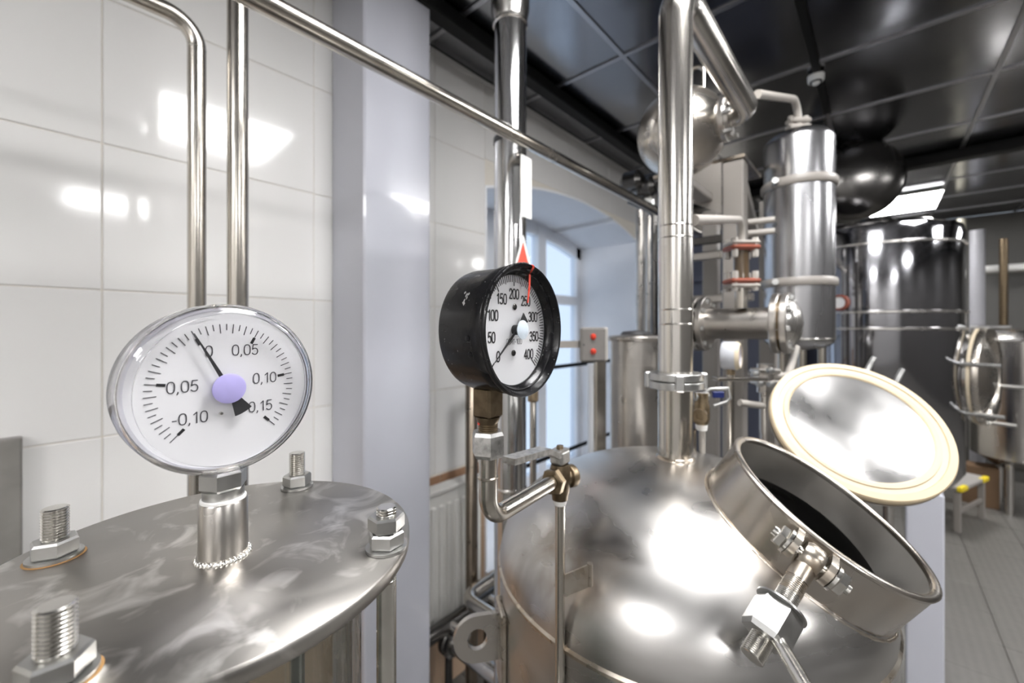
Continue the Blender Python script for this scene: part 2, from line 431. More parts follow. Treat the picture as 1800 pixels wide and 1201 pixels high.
    for x0 in gx:
        if WX+.05 < x0 < RX: MB().aabox(x0-.009, x0+.009, BACKY, FARY, CZ-.004, CZ+.004).build('grid_bar', M['tbar'], ce, smooth=0)
    for y0 in gy:
        if BACKY < y0 < FARY: MB().aabox(WX, RX, y0-.009, y0+.009, CZ-.0045, CZ+.0035).build('grid_bar', M['tbar'], ce, smooth=0)
    # white painted column against the left wall
    struct(MB().aabox(WX+.001, -1.149, .63, .875, 0, CZ-.005, .006).build('column', M['white_paint'], smooth=30))
    # window
    win = struct(bpy.data.objects.new('window_1', None)); COL.objects.link(win); wx = xb+.06
    win.location = (wx, mid, SILL); ORI['window_1'] = Vector((wx, mid, SILL))
    fr = MB(); fw = .07
    fr.aabox(wx-.03, wx+.03, WY0+.012, WY0+fw, SILL+.025, SPR); fr.aabox(wx-.03, wx+.03, WY1-fw, WY1-.012, SILL+.025, SPR)
    fr.aabox(wx-.03, wx+.03, WY0+.012, WY1-.012, SILL+.025, SILL+.1)
    for (a, b) in zip(arc, arc[1:]):
        fr.prism([Vector((wx-.03, a[0], a[1]-.10)), Vector((wx-.03, b[0], b[1]-.10)), Vector((wx-.03, b[0], b[1]-.01)), Vector((wx-.03, a[0], a[1]-.01))], Vector((.06, 0, 0)))
    fr.build('window_frame', M['pvc'], win, smooth=20)
    for yy in (WY0+.54, WY0+1.07): MB().aabox(wx-.03, wx+.035, yy-.045, yy+.045, SILL+.1, SPR+.10).build('mullion', M['pvc'], win, smooth=0)
    MB().aabox(wx-.03, wx+.034, WY0+fw, WY1-fw, H+.19, H+.26).build('transom', M['pvc'], win, smooth=0)
    ys = [WY0+fw, WY0+.495, WY0+.585, WY0+1.025, WY0+1.115, WY1-fw]
    for k in range(3):
        MB().aabox(wx-.006, wx+.006, ys[2*k], ys[2*k+1], SILL+.1, H+.19).build('window_pane', M['glass'], win, smooth=0)
        MB().aabox(wx-.006, wx+.006, ys[2*k], ys[2*k+1], H+.26, SPR+.06).build('window_pane', M['glass'], win, smooth=0)
build_room()

# ------------------------------------------------------------------ ceiling fittings
def led(x0, x1, y0, y1, label):
    c = Vector(((x0+x1)/2, (y0+y1)/2, CZ-.03)); t = thing('led_panel_light', label, 'ceiling light', c, 'square LED ceiling lights')
    MB().aabox(x0, x1, y0, y1, CZ-.024, CZ-.0045, .004).build('housing', M['white'], t, smooth=30)
    MB().aabox(x0+.012, x1-.012, y0+.012, y1-.012, CZ-.030, CZ-.0235).build('diffuser', M['led'], t, smooth=0)
led(-.19, .40, 4.83, 5.50, 'glowing square ceiling light beyond the tall steel tank')
HID = 'square LED ceiling light out of view overhead, in a set partly read off reflections, partly added for light'
for (x, y) in ((.12, .66), (.12, -1.75), (1.0, 2.2), (2.45, .4), (2.45, -1.75), (2.45, 2.75), (2.45, 5.0)): led(x-.3, x+.3, y-.3, y+.3, HID)  # third one is added to brighten the wall near the window
tag(MB().aabox(-1.19, -1.13, BACKY+.01, 3.8, CZ-.06, CZ-.006, .004).build('cable_tray', M['black_tray'], smooth=30), 'black cable tray running along the ceiling above the tiled wall', 'cable tray')
tag(MB().aabox(WX+.02, RX-.05, 3.84, 3.93, CZ-.07, CZ-.006, .004).build('cable_tray', M['black_tray'], smooth=30), 'black cable tray crossing the ceiling behind the steel tanks', 'cable tray')
tag(MB().aabox(-.222, -.192, 1.2, 2.75, CZ-.012, CZ-.0046, .002).build('ceiling_rail', M['black_tray'], smooth=30), 'flat black rail on the ceiling beside the round detector', 'rail')
def detector():
    c = Vector((-.213, 2.30, CZ-.055)); t = thing('smoke_detector', 'small round white detector on the dark ceiling', 'detector', c)
    MB().lathe(c, Z, [(0, .004), (.013, .005), (.014, .014), (.030, .018), (.032, .03), (.032, .0445), (0, .0445)], 28).build('body', M['white'], t)
    MB().lathe(c, Z, [(.016, .0155), (.024, .0170), (.024, .0150), (.016, .013)], 28, closed=True).build('sensor_ring', M['dark_rubber'], t)
detector()

# ------------------------------------------------------------------ text on dials
def oval(w, n=28):
    out = []
    for k in range(n+1):
        a = 2*math.pi*k/n; c, d = math.cos(a), math.sin(a)
        out.append((w/2+w/2*math.copysign(abs(c)**.8, c), .5+.5*math.copysign(abs(d)**.72, d)))
    return out
GLYPH = {'0': (.54, [oval(.54)]), '1': (.42, [[(.06, .78), (.30, 1), (.30, 0)]]),
 '2': (.54, [[(.03, .74), (.08, .90), (.18, .98), (.28, 1), (.40, .97), (.48, .89), (.52, .75), (.49, .62), (.42, .50), (.02, 0), (.54, 0)]]),
 '3': (.54, [[(.04, .84), (.12, .96), (.26, 1), (.41, .96), (.49, .85), (.49, .70), (.41, .58), (.22, .54), (.42, .50), (.52, .38), (.53, .22), (.44, .06), (.27, 0), (.12, .03), (.02, .16)]]),
 '4': (.56, [[(.41, 0), (.41, 1), (.02, .28), (.56, .28)]]),
 '5': (.54, [[(.50, 1), (.10, 1), (.05, .52), (.14, .60), (.27, .635), (.40, .60), (.50, .48), (.53, .32), (.49, .14), (.39, .03), (.26, 0), (.12, .03), (.02, .14)]]),
 ',': (.16, [[(.08, .05), (.08, -.03), (.02, -.17)]]), '-': (.36, [[(.04, .42), (.32, .42)]]),
 'О': (.58, [oval(.58)]), 'Б': (.52, [[(.48, 1), (.05, 1), (.05, 0), (.36, 0), (.48, .08), (.52, .25), (.48, .44), (.36, .53), (.05, .53)]]),
 'М': (.66, [[(.04, 0), (.04, 1), (.33, .30), (.62, 1), (.62, 0)]])}
def text_mesh(txt, cap, o, ux, uy, name, mat, parent, squeeze=1.0, stroke=.1, gap=.17):
    """dial print drawn as flat strokes; cap = capital height"""
    wid = sum(GLYPH[c][0] for c in txt)+gap*(len(txt)-1); x = -wid/2; mb = MB(); hs = stroke*cap/2
    pt = lambda p, x: o+ux*((p[0]+x)*cap*squeeze)+uy*((p[1]-.5)*cap)
    for c in txt:
        w, lines = GLYPH[c]
        for ln in lines:
            q = [pt(p, x) for p in ln]
            for i_, (a, b) in enumerate(zip(q, q[1:])):
                d = (b-a).normalized(); sdir = ux.cross(uy).cross(d)
                mb.add([a-sdir*hs, a+sdir*hs, b+sdir*hs, b-sdir*hs], [(0, 1, 2, 3)])
            for a in q:
                mb.add([a+(ux*math.cos(k*math.pi/3)+uy*math.sin(k*math.pi/3))*hs for k in range(6)], [(0, 1, 2, 3, 4, 5)])
        x += w+gap
    return mb.build(name, mat, parent, smooth=0)
def dial_pt(c, ux, uy, ang, r): return c+ux*(math.sin(ang)*r)+uy*(math.cos(ang)*r)
def mark(mb, c, ux, uy, n, ang, r0, r1, w, h=.00015):
    d = ux*math.sin(ang)+uy*math.cos(ang); s = ux*math.cos(ang)-uy*math.sin(ang)
    mb.prism([c+d*r0-s*w/2, c+d*r0+s*w/2, c+d*r1+s*w/2, c+d*r1-s*w/2], n*h)

# ------------------------------------------------------------------ vacuum gauge on the sight-glass vessel
PLZ = -.137
def vacuum_gauge():
    c = W(-.678*.243, .243, -.0354); n = DIALN; ux, uy = DIALR, Z; R = .05
    st = W(-.175, .251, 0); st.z = H+PLZ+.0345
    t = thing('vacuum_gauge', 'round white-faced vacuum gauge on the bolted flange plate, zero at upper left', 'gauge', st)
    # case behind, clear cover in front
    MB().lathe(c-n*.026, n, [(0, -.006), (R*.88, -.006), (R*.955, -.004), (R*.985, .000), (R*.985, .0075), (R*.962, .0078), (R*.962, .0095), (0, .0095)], 72).build('case', plain('grey_plastic_case', (.13, .125, .165), .25, .05), t)
    MB().lathe(c-n*.026, n, [(0, .0172), (R*.93, .0172), (R*.93, .0185), (0, .0185)], 72).build('dial', M['dial'], t)
    MB().lathe(c-n*.026, n, [(R*.931, .0190), (R*.962, .0190), (R*.962, .010), (R*.931, .010)], 72, closed=True).build('retaining_ring', plain('pale_ring', (.60, .60, .64), .3, .03), t)
    MB().lathe(c-n*.026, n, [(0, .0275), (R*.88, .0275), (R*.88, .0258), (0, .0258)], 96).build('clear_window', M['lens'], t, smooth=50)
    MB().lathe(c-n*.026, n, [(R*.882, .0275), (R*.93, .0270), (R*.98, .0247), (R, .021), (R, .008), (R*.968, .008), (R*.968, .0200), (R*.95, .0232), (R*.915, .0252), (R*.882, .0258)], 96, closed=True).build('clear_rim', M['acrylic'], t, smooth=50)
    f = c-n*(.026-.0186); mk = MB(); D = math.radians
    for k in range(51):
        a = D(-135+5.4*k); lng = k % 2 == 0
        mark(mk, f, ux, uy, n, a, R*(.655 if lng else .69), R*.765, .00045)
    for k in range(6):
        mj = MB(); mark(mj, f, ux, uy, n, D(-135+54*k), R*.585, R*.665, .0016); mj.build('major_mark', M['print'], t, smooth=0)
    mk.build('scale_marks', M['print_grey'], t, smooth=0)['kind'] = 'stuff'
    f2 = f+n*.0002
    for s, a, r in (('-0,10', -130, .47), ('0,05', -82, .43), ('0', -22, .48), ('0,05', 24, .49), ('0,10', 79, .43), ('0,15', 126, .46)):
        text_mesh(s, .0061, dial_pt(f2, ux, uy, D(a), R*r), ux, uy, 'numeral', M['print_grey'], t, 1.0, .095)
    a = D(-27.5); p = MB(); h = f+n*.0035
    d = ux*math.sin(a)+uy*math.cos(a); s = ux*math.cos(a)-uy*math.sin(a)
    p.prism([h+d*.0045-s*.0012, h+d*.0045+s*.0012, h+d*.026+s*.0006, h+d*.037+s*.00015, h+d*.037-s*.00015, h+d*.026-s*.0006], n*.0004)
    q = [h-d*.004-s*.0016]+[h-d*(.0172-.0006*((k-5)/5)**2)+s*(-.0050+.00100*k) for k in range(11)]+[h-d*.004+s*.0016]
    p.prism(q, n*.0004); p.build('pointer', M['print'], t, smooth=0)
    MB().lathe(h, n, [(.0, .0016), (.0078, .0015), (.0088, .0011), (.0088, .0004), (0, .0004)], 40).build('hub_cap', M['lavender'], t)
    MB().lathe(dial_pt(f, ux, uy, D(192), R*.30), n, [(0, .002), (.0008, .0018), (.001, 0), (0, 0)], 12).build('stop_pin', M['bolt'], t)
    # stem
    z0 = st; mbn = MB(); mbn.hexnut(z0+Z*.006, Z, .0215, .0115, rot=.55); mbn.build('stem_nut', M['nut'], t, smooth=0)
    MB().lathe(z0, Z, [(0, -.004), (.0095, -.004), (.0100, 0), (.0108, .001), (.0108, .006), (0, .006)], 32).build('collar', M['nut'], t)
    MB().lathe(z0+Z*.0175, Z, [(0, 0), (.0085, 0), (.0085, .0022), (0, .0022)], 24).build('stem', M['satin'], t)
    MB().lathe(z0, Z, [(.0085, -.0008), (.0118, -.0012), (.0118, .0006), (.010, .0015), (.0085, .001)], 32, closed=True).build('thread_seal', M['ptfe'], t)
    return st
ST = vacuum_gauge()

def sight_vessel():
    C = W(-.183, .258, PLZ); th = .009
    base = Vector((C.x, C.y, 0.0))
    t = thing('sight_glass_vessel', 'glass cylinder clamped under a thick round steel flange plate with four studs', 'vessel', base)
    Rp = .1155
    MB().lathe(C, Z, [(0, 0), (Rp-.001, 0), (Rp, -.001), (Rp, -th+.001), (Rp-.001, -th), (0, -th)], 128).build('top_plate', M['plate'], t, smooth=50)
    # welded socket for the gauge
    s0 = Vector((ST.x, ST.y, H+PLZ))
    MB().lathe(s0, Z, [(0, 0), (.0127, 0), (.0127, .033), (.0121, .0338), (.0102, .0338), (.0102, .026), (0, .026)], 48).build('socket', M['satin'], t)
    w = MB(); nb = 34
    for k in range(nb):
        a = 2*math.pi*k/nb; p = s0+Vector((math.cos(a), math.sin(a), 0))*.0134
        w.lathe(p+Z*-.0004, Z, [(0, .0026+.0006*rnd.random()), (.0012, .0020), (.0019, .0006), (.0018, -.0003)], 8)
    w.build('weld_bead', M['weld'], t, smooth=80)
    MB().lathe(Vector((C.x, C.y, H+PLZ-th)), Z, [(.084, -.001), (.084, -.55), (.078, -.55), (.078, -.001)], 96, closed=True).build('glass_cylinder', M['tube_glass'], t)
    MB().lathe(Vector((C.x, C.y, H+PLZ-th)), Z, [(.088, 0), (.088, -.0012), (.076, -.0012), (.076, 0)], 64, closed=True).build('gasket', M['ptfe'], t)
    MB().lathe(Vector((C.x, C.y, H+PLZ-th-.55)), Z, [(0, 0), (Rp, 0), (Rp, -.012), (0, -.012)], 96).build('bottom_plate', M['satin'], t)
    MB().lathe(base, Z, [(0, 0), (.12, 0), (.12, .01), (.03, .014), (.03, H+PLZ-th-.562), (0, H+PLZ-th-.562)], 40).build('pedestal', M['satin'], t)
    rs = .1005
    for (r, d, nn, hh, lab) in ((-.274, .248, 1, .030, 1), (-.186, .358, 1, .030, 0), (-.0785, .2585, 2, .026, 0), (-.1775, .161, 1, .030, 2)):
        b = W(r, d, PLZ); rad = .0062
        rod = MB(); rod.thread(b-Z*.02, b+Z*hh, rad, .00165, 28)
        rod.cyl(b-Z*.56, b-Z*.02, rad*.97, 20)
        ro = rod.build('tie_rod', M['bolt'], t, smooth=30)
        MB().lathe(b, Z, [(rad, .0002), (.0125, .0002), (.0125, .0019), (rad, .0019)], 32, closed=True).build('washer', M['nut'], ro)
        a0 = rnd.random()
        for k in range(nn):
            MB().hexnut(b+Z*(.002+k*.0098), Z, .0192, .0094, rot=a0+k*.35).build('nut', M['nut'], ro, smooth=0)
        if lab: MB().lathe(b, Z, [(.010, .0001), (.0136, .0001), (.0132, .0004), (.010, .0005)], 32, closed=True).build('rubber_ring', M['rubberbrown'], ro)
sight_vessel()

# ------------------------------------------------------------------ black pressure gauge, siphon, cock and tube
def pressure_gauge():
    c = W(.0366*.34, .34, -.001); n = DIALN; ux, uy = DIALR, Z; R = .055; D = math.radians
    stem = W(-.0212, .365, 0)
    t = thing('pressure_gauge', 'black-cased round pressure gauge with white dial reading up to 400', 'gauge', Vector((stem.x, stem.y, H-.082)))
    L = .052
    MB().lathe(c-n*L, n, [(0, 0), (R*.88, 0), (R*.935, .002), (R*.95, .006), (R*.95, .036), (R*.975, .0375), (R*.975, .046), (R*.965, .047), (R*.9, .047), (R*.9, .006), (0, .006)], 96).build('case', M['black'], t, smooth=35)
    MB().lathe(c-n*L, n, [(R*.965, .0472), (R, .048), (R*1.005, .0505), (R*.985, .0525), (R*.95, .052), (R*.93, .049), (R*.865, .0415), (R*.84, .0405), (R*.84, .039), (R*.895, .039), (R*.895, .0472)], 96, closed=True).build('bezel', M['black'], t, smooth=40)
    MB().lathe(c-n*L, n, [(0, .0365), (R*.885, .0365), (R*.885, .0385), (0, .0385)], 72).build('dial', M['dial'], t)
    MB().lathe(c-n*L, n, [(0, .0462), (R*.89, .0462), (R*.89, .0474), (0, .0474)], 72).build('lens', M['lens'], t)
    f = c-n*(L-.0386); Rd = R*.84; mk = MB()
    for k in range(81):
        a = D(-135+270*k/80); big = k % 10 == 0
        mark(mk, f, ux, uy, n, a, Rd*(.80 if big else .845 if k % 5 == 0 else .87), Rd*.99, .0011 if big else .00085)
    mk.build('scale_marks', M['print'], t, smooth=0)['kind'] = 'stuff'; f2 = f+n*.0002
    for k, s in enumerate(('0', '50', '100', '150', '200', '250', '300', '350', '400')):
        a = D(-135+33.75*k); text_mesh(s, .0080, dial_pt(f2, ux, uy, a, Rd*.655), ux, uy, 'numeral', M['print'], t, .86, .15, .15)
    text_mesh('ОБМ1-100', .0046, f2-uy*.0098, ux, uy, 'type_lettering', M['print_grey'], t, .9, .10)
    h = f+n*.003; a = D(-131); d = ux*math.sin(a)+uy*math.cos(a); s = ux*math.cos(a)-uy*math.sin(a); p = MB()
    p.prism([h+d*.004-s*.0012, h+d*.004+s*.0012, h+d*.022+s*.0008, h+d*.039+s*.0003, h+d*.039-s*.0003, h+d*.022-s*.0008], n*.0005)
    p.prism([h-d*.004-s*.0018]+[h-d*(.0165)+s*(-.0052+.00173*k) for k in range(7)]+[h-d*.004+s*.0018], n*.0005)
    p.build('pointer', M['print'], t, smooth=0)
    MB().lathe(f+n*.0002, n, [(0, .0045), (.0036, .0045), (.0042, .003), (.0042, 0), (0, 0)], 28).build('spindle', M['print'], t)
    MB().lathe(c-n*L+n*.0475, n, [(0, .0008), (.0072, .0007), (.0080, .0004), (.0080, 0), (0, 0)], 40).build('round_sticker', M['iceblue'], t)
    for aa in (2, 183):
        q = dial_pt(f, ux, uy, D(aa), Rd*.42)
        sc = MB().lathe(q, n, [(0, .0012), (.002, .0012), (.0026, .0006), (.0026, 0), (0, 0)], 20).build('screw', M['darkmetal'], t)
        MB().box(q+n*.0013, ux, uy, n, .0004, .0046, .0003).build('screw_slot', M['print'], sc, smooth=0)
    # red limit stripe over rim and lens
    a1 = D(8.7); pts = [dial_pt(c-n*.0010, ux, uy, a1, R*1.008), dial_pt(c+n*.0009, ux, uy, a1, R*.98), dial_pt(c+n*.0004, ux, uy, a1, R*.95), dial_pt(c-n*.0040, ux, uy, D(11.5), R*.87), dial_pt(c-n*.0040, ux, uy, D(13.5), R*.70), dial_pt(c-n*.0040, ux, uy, D(16), R*.43)]
    rb = MB(); wv = [.0014, .0014, .0013, .0013, .0013, .0008]
    for i in range(len(pts)-1):
        rb.prism([pts[i]-ux*wv[i], pts[i]+ux*wv[i], pts[i+1]+ux*wv[i+1], pts[i+1]-ux*wv[i+1]], n*.0003)
    rb.build('red_limit_mark', M['red'], t, smooth=60)
    # paint chips and screw heads on the side of the case
    cp = MB()
    def onside(ang, hgt, rr=.9505): return c-n*L+n*hgt+(ux*math.sin(ang)+uy*math.cos(ang))*(R*rr)
    for k in range(9):
        a = D(-62+rnd.uniform(-6, 6)); hh = .0255+rnd.uniform(-.0028, .0028); w2 = D(rnd.uniform(1.2, 2.4)); dh = rnd.uniform(.0006, .0012)
        cp.prism([onside(a-w2, hh), onside(a, hh-dh), onside(a+w2, hh), onside(a, hh+dh)], (onside(a, hh, .9525)-onside(a, hh, .9505)))
    for k in range(30):
        a = D(rnd.uniform(-75, 2)); w2 = D(rnd.uniform(.5, 1.8)); hh = .0508+rnd.uniform(-.0003, .0007)
        cp.prism([onside(a-w2, hh, .985), onside(a+w2, hh, .985), onside(a+w2, hh+.0012, 1.0), onside(a-w2, hh+.0012, 1.0)], n*.0003+(onside(a, 0, 1.002)-onside(a, 0, .995)))
    cp.build('paint_chips', M['chip'], t, smooth=0)['kind'] = 'stuff'
    for aa in (-97, -111): MB().lathe(onside(D(aa), .034, .945), onside(D(aa), 0, 1)-onside(D(aa), 0, 0), [(0, .0016), (.0022, .0012), (.0024, 0)], 12).build('case_screw', M['black'], t)
    # stem: dark brass square shank and thread
    s0 = Vector((stem.x, stem.y, H)); u1 = DIALR
    MB().box(s0+Z*-.0645, u1, DIALN, Z, .020, .020, .027, .002).build('stem_shank', M['dkbrass'], t, smooth=0)
    MB().lathe(s0+Z*-.0835, Z, [(0, 0), (.0085, 0), (.0105, .004), (.0105, .006), (0, .006)], 28).build('stem_collar', M['dkbrass'], t)
    MB().thread(s0+Z*-.0905, s0+Z*-.0795, .0088, .0016, 28).build('stem_thread', M['brass'], t, smooth=30)
    MB().lathe(s0+Z*-.0845, Z, [(.0080, .0), (.0093, .0005), (.0093, .0024), (.0080, .003)], 12, a0=3.3, a1=4.6).build('red_seal', M['red'], t)
    return s0
GS = pressure_gauge()

def siphon():
    s0 = GS; zb = -.169; rad = .0081
    t = thing('siphon_pipe', 'bent bright steel pipe with hex union nut below the black gauge', 'pipe', Vector((s0.x, s0.y, H+zb-rad)))
    end = W(.0423, .452, zb)
    corner = Vector((s0.x, s0.y, H+zb))
    MB().tube(bend([s0+Z*-.113, corner, end], .021, 12), rad, 28).build('tube', M['pipe'], t, smooth=60)
    MB().hexnut(s0+Z*-.1125, Z, .0255, .0225, rot=.42).build('union_nut', M['cast'], t, smooth=0)
    MB().lathe(s0+Z*-.131, Z, [(rad, -.0014), (rad+.0010, -.0006), (rad+.0012, .0004), (rad, .0014)], 28).build('weld_ring', M['grime'], t)
    return end
SE = siphon()

def gauge_cock():
    d = DIALR; zc = H-.169; e = Vector((SE.x, SE.y, zc)); b = e+d*.020; s = DIALN
    t = thing('gauge_cock', 'brass three-way cock with flat grey lever behind the black gauge', 'valve', Vector((b.x, b.y, zc-.028)))
    MB().hexnut(e+d*.001, d, .0250, .0095, rot=.3).build('inlet_nut', M['brass'], t, smooth=0)
    MB().lathe(e, d, [(0, .0104), (.0095, .0104), (.0095, .019), (0, .019)], 24).build('inlet_neck', M['brass'], t)
    bd = MB(); bd.lathe(b+Z*-.024, Z, [(0, 0), (.0088, 0), (.0092, .004), (.0108, .010), (.0115, .020), (.0115, .034), (.0100, .040), (0, .040)], 32)
    bd.build('body', M['dkbrass'], t)
    MB().lathe(b, RV*.86+FV*.5, [(0, .004), (.0095, .004), (.0098, .010), (.0128, .0115), (.0128, .018), (.011, .0205), (0, .0205)], 32).build('side_cap', M['brass'], t)
    # lever
    top = b+Z*.0165
    MB().box(top+Z*.008, d, s, Z, .021, .017, .017, .003).build('lever_boss', M['cast'], t, smooth=0)
    lv = MB(); w = .0075
    a = top+Z*.0165-d*.002
    prof = [(0.010, .0005), (-.012, -.0005), (-.030, .009), (-.094, .014)]; tk = .0062
    for i in range(len(prof)-1):
        (x0, z0), (x1, z1) = prof[i], prof[i+1]
        q = [a+d*x0+Z*z0, a+d*x1+Z*z1]
        lv.prism([q[0]-s*w, q[0]+s*w, q[1]+s*w, q[1]-s*w], Z*-tk)
    lv.build('lever', M['cast'], t, smooth=0)
    MB().hexnut(top+Z*.0165, Z, .0075, .004).build('lever_screw', M['brass'], t, smooth=0)
    MB().lathe(b+Z*-.030, Z, [(0, 0), (.0066, 0), (.0076, .003), (.0078, .0065), (0, .0065)], 24).build('thread_tape', M['ptfe'], t)
    return b
CB = gauge_cock()

TC = W(.251, .661, 0); TC.z = 0; TR = .27; TZS = H-.3645; TRISE = .159
def impulse_tube():
    t = thing('impulse_tube', 'thin vertical steel tube hanging below the brass cock in front of the kettle', 'pipe', Vector((CB.x, CB.y, .35)))
    MB().cyl(Vector((CB.x, CB.y, .35)), CB+Z*-.0295, .0056, 20).build('tube', M['pipe'], t)
    # flat strap to the dome
    p0 = Vector((CB.x, CB.y, 0)); w = P(1037, 1010, .462); a = p0.copy(); a.z = w.z-.012
    a = a+RV*.004
    dr = (w-a); dr.z = 0; up = Z
    st = MB(); hw = .0125; nrm_ = dr.cross(Z).normalized()*.0025
    st.prism([a-Z*hw-Z*.004, w-Z*hw, w+Z*hw, a+Z*hw-Z*.004], nrm_)
    st.build('strap', M['grime'], t, smooth=0)
    MB().cyl(w-Z*hw, w+Z*hw, .0032, 12).build('strap_pin', M['grime'], t)
impulse_tube()

# ------------------------------------------------------------------ the kettle
MN = W(.42, -.341, .841)-Vector((0, 0, H)); MN.normalize()          # manhole axis
MC = P(1454, 885, .52); MR = .120                                    # rim centre and radius
def kettle():
    t = thing('kettle', 'big domed stainless kettle with a tilted open manhole neck', 'kettle', TC)
    o = -TC
    def L(v): return tuple(v-TC)
    stains = [(L(P(950, 990, .50)), .13, (.16, .11, .07), .75, True), (L(P(1040, 1010, .47)), .05, (.30, .20, .11), .7, False),
              (L(MC-MN*.07-RV*.06), .16, (.42, .33, .22), .25, False), (L(P(1380, 975, .44)), .05, (.33, .22, .12), .6, False),
              (L(P(1265, 850, .56)), .05, (.36, .24, .16), .5, False), (L(P(1187, 815, .62)), .06, (.36, .28, .2), .4, False)]
    M['dome'] = dome_mat('kettle_dome_steel', stains)
    # dome: elliptical head as a shell, cut for the manhole
    prof = []; n = 48
    for k in range(n+1):
        a = math.pi/2*k/n; prof.append((TR*math.cos(a), TRISE*math.sin(a)**.97))
    inner = [(max(0, r-.004), z-.004) for (r, z) in prof[::-1]]; inner[0] = (0, prof[-1][1]-.004); inner[-1] = (TR-.004, 0)
    c0 = TC+Z*TZS
    mb = MB().lathe(c0, Z, prof+inner, 160, closed=False)
    # close bottom ring
    dome = mb.build('dome', M['dome'], t, smooth=60)
    import bmesh
    me = dome.data; bm = bmesh.new(); bm.from_mesh(me)
    mc, rc = MC-TC, MR-.0045
    def off(co):
        q = co-mc; h = q.dot(MN); return q-MN*h, h
    doomed = [f for f in bm.faces if all(off(v.co)[0].length < rc and -.25 < off(v.co)[1] < .05 for v in f.verts)]
    bmesh.ops.delete(bm, geom=doomed, context='FACES')
    for v in bm.verts:
        r_, h_ = off(v.co)
        if v.is_boundary and -.25 < h_ < .05 and r_.length < rc+.02:
            x, y = v.co.x, v.co.y; e = r_.normalized()*(rc-r_.length); x += e.x; y += e.y
            z_ = v.co.z-(TRISE*math.sqrt(max(0, 1-(v.co.x**2+v.co.y**2)/TR**2))); v.co = (x, y, TRISE*math.sqrt(max(0, 1-(x*x+y*y)/TR**2))+z_)
    bm.to_mesh(me); bm.free()
    # body
    MB().lathe(TC+Z*.30, Z, [(0, 0), (TR*.6, .0), (TR, .1), (TR, TZS-.30), (TR-.004, TZS-.30), (TR-.004, .11), (TR*.58, .006), (0, .006)], 128).build('body', M['dome'], t, smooth=50)
    MB().lathe(c0, Z, [(TR-.001, -.006), (TR+.0022, -.003), (TR+.0024, .001), (TR-.001, .005)], 128).build('seam_weld', M['grime'], t)
    for k in range(3):
        a = 2*math.pi*k/3+.4; p = TC+Vector((math.cos(a), math.sin(a), 0))*TR*.75
        MB().cyl(p, p+Z*.36, .022, 20).build('leg', M['satin'], t)
    # manhole neck: its lower edge follows the dome where the two are welded
    m = 150; u, v = perp(MN)
    def depth(a, R_):
        q0 = MC+(u*math.cos(a)+v*math.sin(a))*R_; lo, hi = -.16, 0.0
        def inside(s_):
            q = q0+MN*s_-c0; return (q.x/TR)**2+(q.y/TR)**2+(max(q.z, 0)/TRISE)**2 < 1
        for _ in range(30):
            mid = (lo+hi)/2
            if inside(mid): lo = mid
            else: hi = mid
        return hi
    def collar(prof, name, mat):                       # prof: (radius, height or None = dome surface)
        vs_ = []; k_ = len(prof); fs = []
        for k in range(m):
            a = 2*math.pi*k/m; d_ = u*math.cos(a)+v*math.sin(a)
            for (R_, h) in prof: vs_.append(MC+d_*R_+MN*(depth(a, R_)-.006 if h is None else h))
        for k in range(m):
            for i_ in range(k_): fs.append((k*k_+i_, ((k+1) % m)*k_+i_, ((k+1) % m)*k_+(i_+1) % k_, k*k_+(i_+1) % k_))
        MB().add(vs_, fs).build(name, mat, t, smooth=50)
    collar([(MR-.0070, None), (MR-.0015, None), (MR-.0015, -.006), (MR, -.005), (MR+.0005, -.002), (MR-.0015, .0), (MR-.006, .0), (MR-.0085, -.002), (MR-.0085, -.006), (MR-.0070, -.007)], 'manhole_neck', M['neck'])
    collar([(MR-.0083, None), (MR-.0072, None), (MR-.0072, -.007), (MR-.0083, -.0065)], 'neck_inner_brightened', M['lining'])  # inner face of the neck's own steel; brighter colour stands in for light inside
    w = [MC+(u*math.cos(2*math.pi*k/m)+v*math.sin(2*math.pi*k/m))*(MR+.0005)+MN*depth(2*math.pi*k/m, MR+.0005) for k in range(m+1)]
    rr = [.0015+.0010*rnd.random() for _ in w]
    MB().tube(w, rr, 8, caps=False).build('neck_weld', M['grime'], t, smooth=80)
    # stub pipe of the riser and small stubs on the crown
    pb = W(.261, .661, 0); ztop = H+(HOR-668)/FPX*.661
    def dome_z(p):
        q = p-TC; return TZS+TRISE*math.sqrt(max(0, 1-(q.x*q.x+q.y*q.y)/TR**2))
    zb = dome_z(pb)
    MB().lathe(Vector((pb.x, pb.y, zb-.02)), Z, [(.0235, 0), (.0265, 0), (.0265, ztop-zb+.02), (.0235, ztop-zb+.02)], 48, closed=True).build('riser_stub', M['pipe'], t)
    MB().lathe(Vector((pb.x, pb.y, zb)), Z, [(.0262, -.004), (.0300, -.002), (.0295, .001), (.0262, .004)], 48).build('stub_weld', M['grime'], t)
    # crown stub beside riser
    p = P(1213, 800, .70); z0 = dome_z(p)
    MB().lathe(Vector((p.x, p.y, z0-.01)), Z, [(.008, 0), (.0105, 0), (.0105, .05), (.008, .05)], 24, closed=True).build('crown_stub', M['pipe'], t)
    # lifting lug at the left side
    lc = P(862, 1128, .60); rad = Vector((lc.x-TC.x, lc.y-TC.y, 0)).normalized(); th = rad.cross(Z).normalized()
    lc = TC+rad*(TR+.038); lc.z = H+(HOR-1125)/FPX*lc.dot(FV)
    outl = []; Rr = .034; hh = .0145
    mbl = MB(); seg = 40; front = []; hole = []
